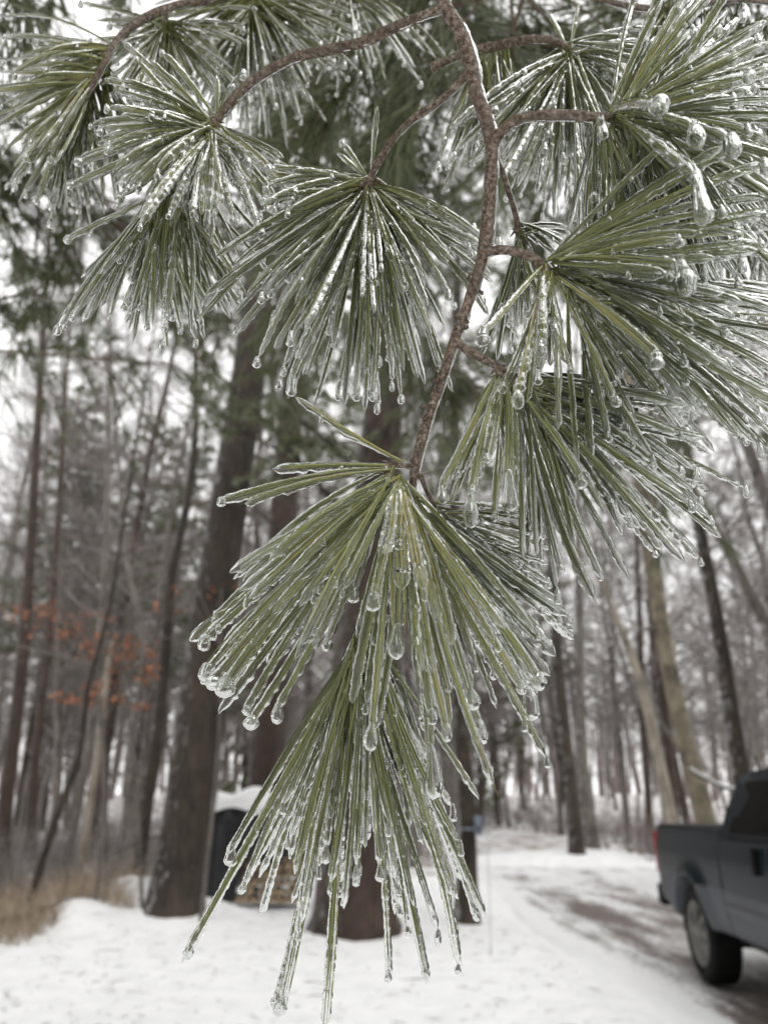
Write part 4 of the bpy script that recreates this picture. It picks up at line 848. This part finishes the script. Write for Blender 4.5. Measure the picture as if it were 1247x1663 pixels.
zt = gw + 1.42
def tarp_fn(U, V):
    x = -1.12 + 2.28 * U; L0 = 0.72 + .10 * np.sin(x * 5) + 0.78 * (1 / (1 + np.exp(-(x + .62) / .03))) * (1 / (1 + np.exp((x + .06) / .03)))
    Lf = np.minimum(L0, 1.45); s = V * (0.75 + 0.62 + Lf) - 0.75       # from behind, over the top, then down the front
    top = np.clip(s, 0, .62); back = np.clip(-s, 0, .75); fr = np.clip(s - .62, 0, 9)
    y = .31 - top - .04 * np.sin(x * 14 + 1) * np.clip(fr * 3, 0, 1) - .02 * np.sin(x * 31) * np.clip(fr * 3, 0, 1) - .03 * np.clip(fr * 6, 0, 1); z = zt - back - fr + .035 * np.sin(x * 3.1 + 2) + .06 * np.exp(-((top - .31) / .2)**2)
    return np.stack([WP[0] + x, WP[1] + y, z], -1)
grid_mesh('tarpaulin', tarp_fn, 90, 60, M['tarp'], None, 'black tarpaulin draped over the firewood stack', 'tarpaulin', .006)
def cap_fn(U, V):
    x = -1.15 + 2.2 * U; y = -.42 + .74 * V; e = np.clip(np.minimum(np.minimum(U, 1 - U) * 9, np.minimum(V, 1 - V) * 5), 0, 1); hgt = .27 + .05 * np.sin(x * 4.2) + .03 * np.sin(x * 9 + 1) - .15 * np.exp(-((x - .45)/.16)**2)
    z = zt + .01 + .035 * np.sin(x * 3.1 + 2) + hgt * np.sqrt(1 - (1 - e)**2) - .10 * np.clip((-.30 - y) / .12, 0, 1) * (0.7 + .5 * np.sin(x * 6))
    return np.stack([WP[0] + x, WP[1] + y + .02 * np.sin(x * 13), z], -1)
grid_mesh('snow_cap', cap_fn, 90, 30, M['snow'], None, 'thick snow lying on top of the black tarpaulin', 'snow')
# ------------------------------------------------------------------ pickup
M['paint'] = simple('dark_blue_grey_paint', (0.0065, 0.0125, 0.0165), .3, .0, 4, .1); M['paint'].node_tree.nodes['Principled BSDF'].inputs['Specular IOR Level'].default_value = .22
M['paint_lo'] = simple('grey_lower_paint', (0.085, 0.088, 0.10), .5, .0, 4, .12, .2)
M['rubber'] = simple('tyre_rubber', (0.006, 0.006, 0.006), .8, spec=.25); M['black'] = simple('black_plastic', (0.006, 0.006, 0.006), .6, spec=.2)
M['alloy'] = simple('dusty_alloy', (0.17, 0.165, 0.15), .5, .3); M['glass'] = simple('dark_tinted_glass', (0.002, 0.0022, 0.0022), .25, 0, spec=.06)
M['red'] = simple('red_lens', (0.33, 0.012, 0.012), .2); M['cover'] = simple('vinyl_bed_cover', (0.025, 0.025, 0.027), .7, spec=.2)
hd = math.radians(-4.0); fw = np.array([math.sin(hd), -math.cos(hd), 0]); lf_ = np.array([-fw[1], fw[0], 0]); org = np.array([2.97, 8.01, 0]) + lf_ * .97
truck = empty('pickup_truck', (org[0], org[1], 0.0)); truck.rotation_euler = (0, 0, math.atan2(fw[1], fw[0])); tag(truck, 'dark blue grey pickup truck with covered bed parked at the right edge', 'pickup truck')
def B(mb, name, mat, par=truck, smooth=True, bev=0.0):
    o = mb.build(name, mat, par, smooth, local=True)
    if bev: md = o.modifiers.new('bevel', 'BEVEL'); md.width = bev; md.segments = 3
    return o
AR = .50
def lowz(s):
    z = np.full_like(s, .50)
    for c in (0, 3.64):
        d = np.abs(s - c); z = np.where(d < AR, np.maximum(z, .40 + np.sqrt(np.maximum(0, AR**2 - d**2)) * 1.02), z)
    z = np.where(s < -.9, .56 + .1 * (-.9 - s) / .3, z); return z
def topz(s): return np.where(s < .9, 1.315, np.where(s < 3.2, 1.27, 1.25 - .16 * np.clip((s - 3.2) / 1.6, 0, 1)))
ss = np.unique(np.concatenate([np.linspace(-1.2, 4.8, 170), [.88, .89, .9, .91, .92], [2.08, 2.09, 2.1, 2.11], np.linspace(-.5, .5, 50), np.linspace(3.14, 4.14, 50)]))
tt_ = np.linspace(0, 1, 26)
for sgn, nm in ((-1, 'side_panel'), (1, 'side_panel')):
    Sg, Tg = np.meshgrid(ss, tt_); lo = lowz(ss)[None]; hi = topz(ss)[None]; Z = lo + (hi - lo) * Tg
    bul = .985 - .05 * np.clip((.8 - Z) / .3, 0, 1)**2 - .03 * np.clip((Z - 1.1) / .2, 0, 1)
    for c in (0, 3.64):
        rr = np.sqrt((Sg - c)**2 + (Z - .40)**2); bul = bul + .055 * np.exp(-((rr - AR) / .10)**2) * (rr > AR - .02)
    for gse in (.9, 2.095): bul = bul - .018 * (np.abs(Sg - gse) < .012)
    bul = bul - .03 * np.clip((-1.05 - Sg) / .15, 0, 1)**2 - .12 * np.clip((Sg - 4.4) / .4, 0, 1)**2
    v = np.stack([Sg, sgn * bul, Z], -1)
    inner = v[:1].copy(); inner[..., 1] *= .86; v = np.concatenate([inner, v]); topi = v[-1:].copy(); topi[..., 1] *= .93; v = np.concatenate([v, topi])
    ny, nx = v.shape[:2]; i = (np.arange(ny-1)[:, None] * nx + np.arange(nx-1)[None]).ravel(); f = np.stack([i, i+1, i+nx+1, i+nx], -1); vv = v.reshape(-1, 3)
    zc = vv[f][:, :, 2].mean(1); xc = vv[f][:, :, 0].mean(1); mb = MB(); mb.add(vv, f[zc >= .85], .5, 0); mb.add(vv, f[zc < .85], .5, 1)
    B(mb, nm, [M['paint'], M['paint_lo']])
mb = MB(); mb.box((-1.19, 0, .98), (.05, 1.86, .66)); B(mb, 'tailgate', M['paint'], bev=.015)
mb = MB(); mb.box((-.15, 0, 1.325), (2.04, 1.80, .045)); mb.box((-.15, -.90, 1.318), (2.04, .05, .035)); mb.box((-.15, .90, 1.318), (2.04, .05, .035)); B(mb, 'bed_cover', M['cover'], bev=.012)
mb = MB(); mb.box((-1.32, 0, .62), (.20, 1.9, .22)); B(mb, 'rear_bumper', M['black'], bev=.03)
mb = MB(); mb.box((1.8, 0, .52), (5.2, 1.55, .22)); B(mb, 'chassis', M['black'])
for sgn in (-1, 1):
    mb = MB(); mb.box((-1.185, sgn * .915, 1.06), (.10, .12, .42)); B(mb, 'taillight', M['red'], bev=.02)
    for c in (0, 3.64):
        mb = MB(); an = np.linspace(-.1, math.pi + .1, 20); q = np.stack([c + .54 * np.cos(an), 0*an + sgn * .75, .42 + .54 * np.sin(an)], -1); w_ = MB()
        v = np.concatenate([q + [0, -.2, 0], q + [0, .2, 0]]); i = np.arange(19); mb.add(v, np.stack([i, i+1, i+21, i+20], -1)); mb.box((c, sgn * .55, .75), (1.06, .04, .7)); B(mb, 'wheel_liner', M['black'])
        # wheel: tyre with tread, dished rim, shade in its six recesses put in as black colour
        wh = MB(); prof = [(.27, -.11), (.30, -.135), (.36, -.14), (.395, -.125), (.408, -.09), (.41, 0), (.408, .09), (.395, .125), (.36, .14), (.30, .135), (.27, .11)]
        k = 72; an = np.arange(k) / k * 6.283; v = []
        for j, (R_, y_) in enumerate(prof):
            tr_ = 1 - (.022 * ((np.arange(k) % 3) == 0) if 3 <= j <= 7 else 0); v.append(np.stack([R_ * tr_ * np.cos(an), np.full(k, y_), R_ * tr_ * np.sin(an)], -1))
        v = np.concatenate(v); i = np.arange(len(prof) - 1)[:, None] * k; j = np.arange(k)[None]; f = np.stack([i + j, i + (j+1) % k, i + k + (j+1) % k, i + k + j], -1).reshape(-1, 4); wh.add(v + [c, sgn * .85, .41], f)
        ty = B(wh, 'wheel', M['rubber'])
        rm = MB(); prof = [(.275, .128), (.268, .135), (.25, .12), (.235, .085), (.16, .10), (.10, .115), (.075, .12), (.07, .135), (.0005, .14)]; v = []
        for (R_, y_) in prof:
            dip = .07 * (np.sin(an * 3)**2 > .62) * (.09 < R_ < .24); v.append(np.stack([R_ * np.cos(an), sgn * (y_ - dip), R_ * np.sin(an)], -1))
        v = np.concatenate(v); i = np.arange(len(prof) - 1)[:, None] * k; f = np.stack([i + j, i + (j+1) % k, i + k + (j+1) % k, i + k + j], -1).reshape(-1, 4); fi = f.reshape(len(prof) - 1, k, 4); dip_shade = (np.sin(an * 3)**2 > .62)[None] & np.array([False, False, False, True, True] + [False] * (len(prof) - 6))[:, None]; V_ = v + [c, sgn * .85, .41]; rm.add(V_, fi[~dip_shade], .5, 0); rm.add(V_, fi[dip_shade], .5, 1); o = rm.build('rim', [M['alloy'], M['black']], ty, True, True)
# cab
sec = [(.93, 1.27, .93, 1.27), (1.05, 1.80, .73, 1.27)]
cab = MB(); X0, X1, X2, X3 = .93, 1.10, 2.45, 3.15; zb, zr = 1.27, 1.80
def cabsec(x, z, y): return [[x, -y, z], [x, y, z]]
pts = []
for (x, z, y) in ((X0, .50, .94), (X0, zb, .955), (X0 + .03, 1.50, .87), (X1 - .03, zr - .05, .76), (X1 + .06, zr - .005, .70), (1.8, zr + .02, .70), (X2 - .05, zr - .01, .70), (X2 + .06, zr - .05, .76), (X3, zb, .955)): pts.append((x, z, y))
v = []; 
for (x, z, y) in pts: v += [[x, -y, z], [x, -y * .5, z + (.012 if z > 1.7 else 0)], [x, y * .5, z + (.012 if z > 1.7 else 0)], [x, y, z]]
f = []
for a in range(len(pts) - 1):
    for b_ in range(3): f.append([a*4+b_, a*4+b_+1, a*4+b_+5, a*4+b_+4])
cab.add(v, f)
for sg in (0, 3):       # the sides of the greenhouse
    ids = [1, 2, 3, 4, 5, 6, 7, 8]; vv = [v[i*4+sg] for i in ids]; cx_ = np.mean([vv[0], vv[-1]], 0); cab.add(np.array([cx_] + vv), [[0, i, i+1, i+1] for i in range(1, 8)] + [[0, 8, 1, 1]])
B(cab, 'cab', M['paint'], smooth=False, bev=.02)
def sidept(x, z, sg, o=.012):
    y = .955 + (z - zb) / (zr - zb) * (.72 - .955); return [x, sg * (y + o), z]
for sg in (-1, 1):
    for (a, b_, c, d) in (((1.14, 1.31), (2.02, 1.31), (2.02, 1.72), (1.22, 1.72)), ((2.14, 1.31), (3.0, 1.31), (2.5, 1.72), (2.14, 1.72))):
        mb = MB(); q = np.array([sidept(*a, sg), sidept(*b_, sg), sidept(*c, sg), sidept(*d, sg)]); q2 = q - [0, sg * .03, 0]; mb.add(np.concatenate([q, q2]), [[0, 1, 2, 3], [4, 7, 6, 5], [0, 4, 5, 1], [1, 5, 6, 2], [2, 6, 7, 3], [3, 7, 4, 0]]); B(mb, 'side_window', M['glass'], smooth=False, bev=.01)
    mb = MB(); mb.box((2.6, sg * 1.0, 1.12), (.22, .05, .05)); B(mb, 'door_handle', M['black'], bev=.015)
    mb = MB(); mb.box((1.75, sg * 1.0, 1.12), (.05, .05, .20)); B(mb, 'door_handle', M['black'], bev=.015)
    mb = MB(); mb.box((2.95, sg * 1.12, 1.40), (.10, .24, .20)); mb.box((2.95, sg * 1.0, 1.32), (.06, .12, .06)); B(mb, 'mirror', M['black'], bev=.03)
    mb = MB(); mb.box((2.0, sg * .985, .72), (2.15, .03, .07)); B(mb, 'side_moulding', M['paint_lo'], bev=.01)
    mb = MB(); mb.box((1.13, sg * .957, 1.275), (.35, .02, .03)); mb.box((2.2, sg * .957, 1.285), (1.9, .02, .022)); B(mb, 'window_trim', M['black'])
mb = MB(); mb.box((3.95, 0, 1.12), (1.6, 1.7, .20)); B(mb, 'hood', M['paint'], bev=.06)
mb = MB(); mb.box((4.78, 0, .80), (.12, 1.75, .50)); B(mb, 'grille', M['black'], bev=.03)
mb = MB(); q = np.array([[.935, -.68, 1.34], [.935, .68, 1.34], [1.01, .62, 1.70], [1.01, -.62, 1.70]]) - [.02, 0, 0]; q2 = q + [.03, 0, 0]; mb.add(np.concatenate([q, q2]), [[0, 3, 2, 1], [4, 5, 6, 7], [0, 1, 5, 4], [1, 2, 6, 5], [2, 3, 7, 6], [3, 0, 4, 7]]); B(mb, 'rear_window', M['glass'], smooth=False)
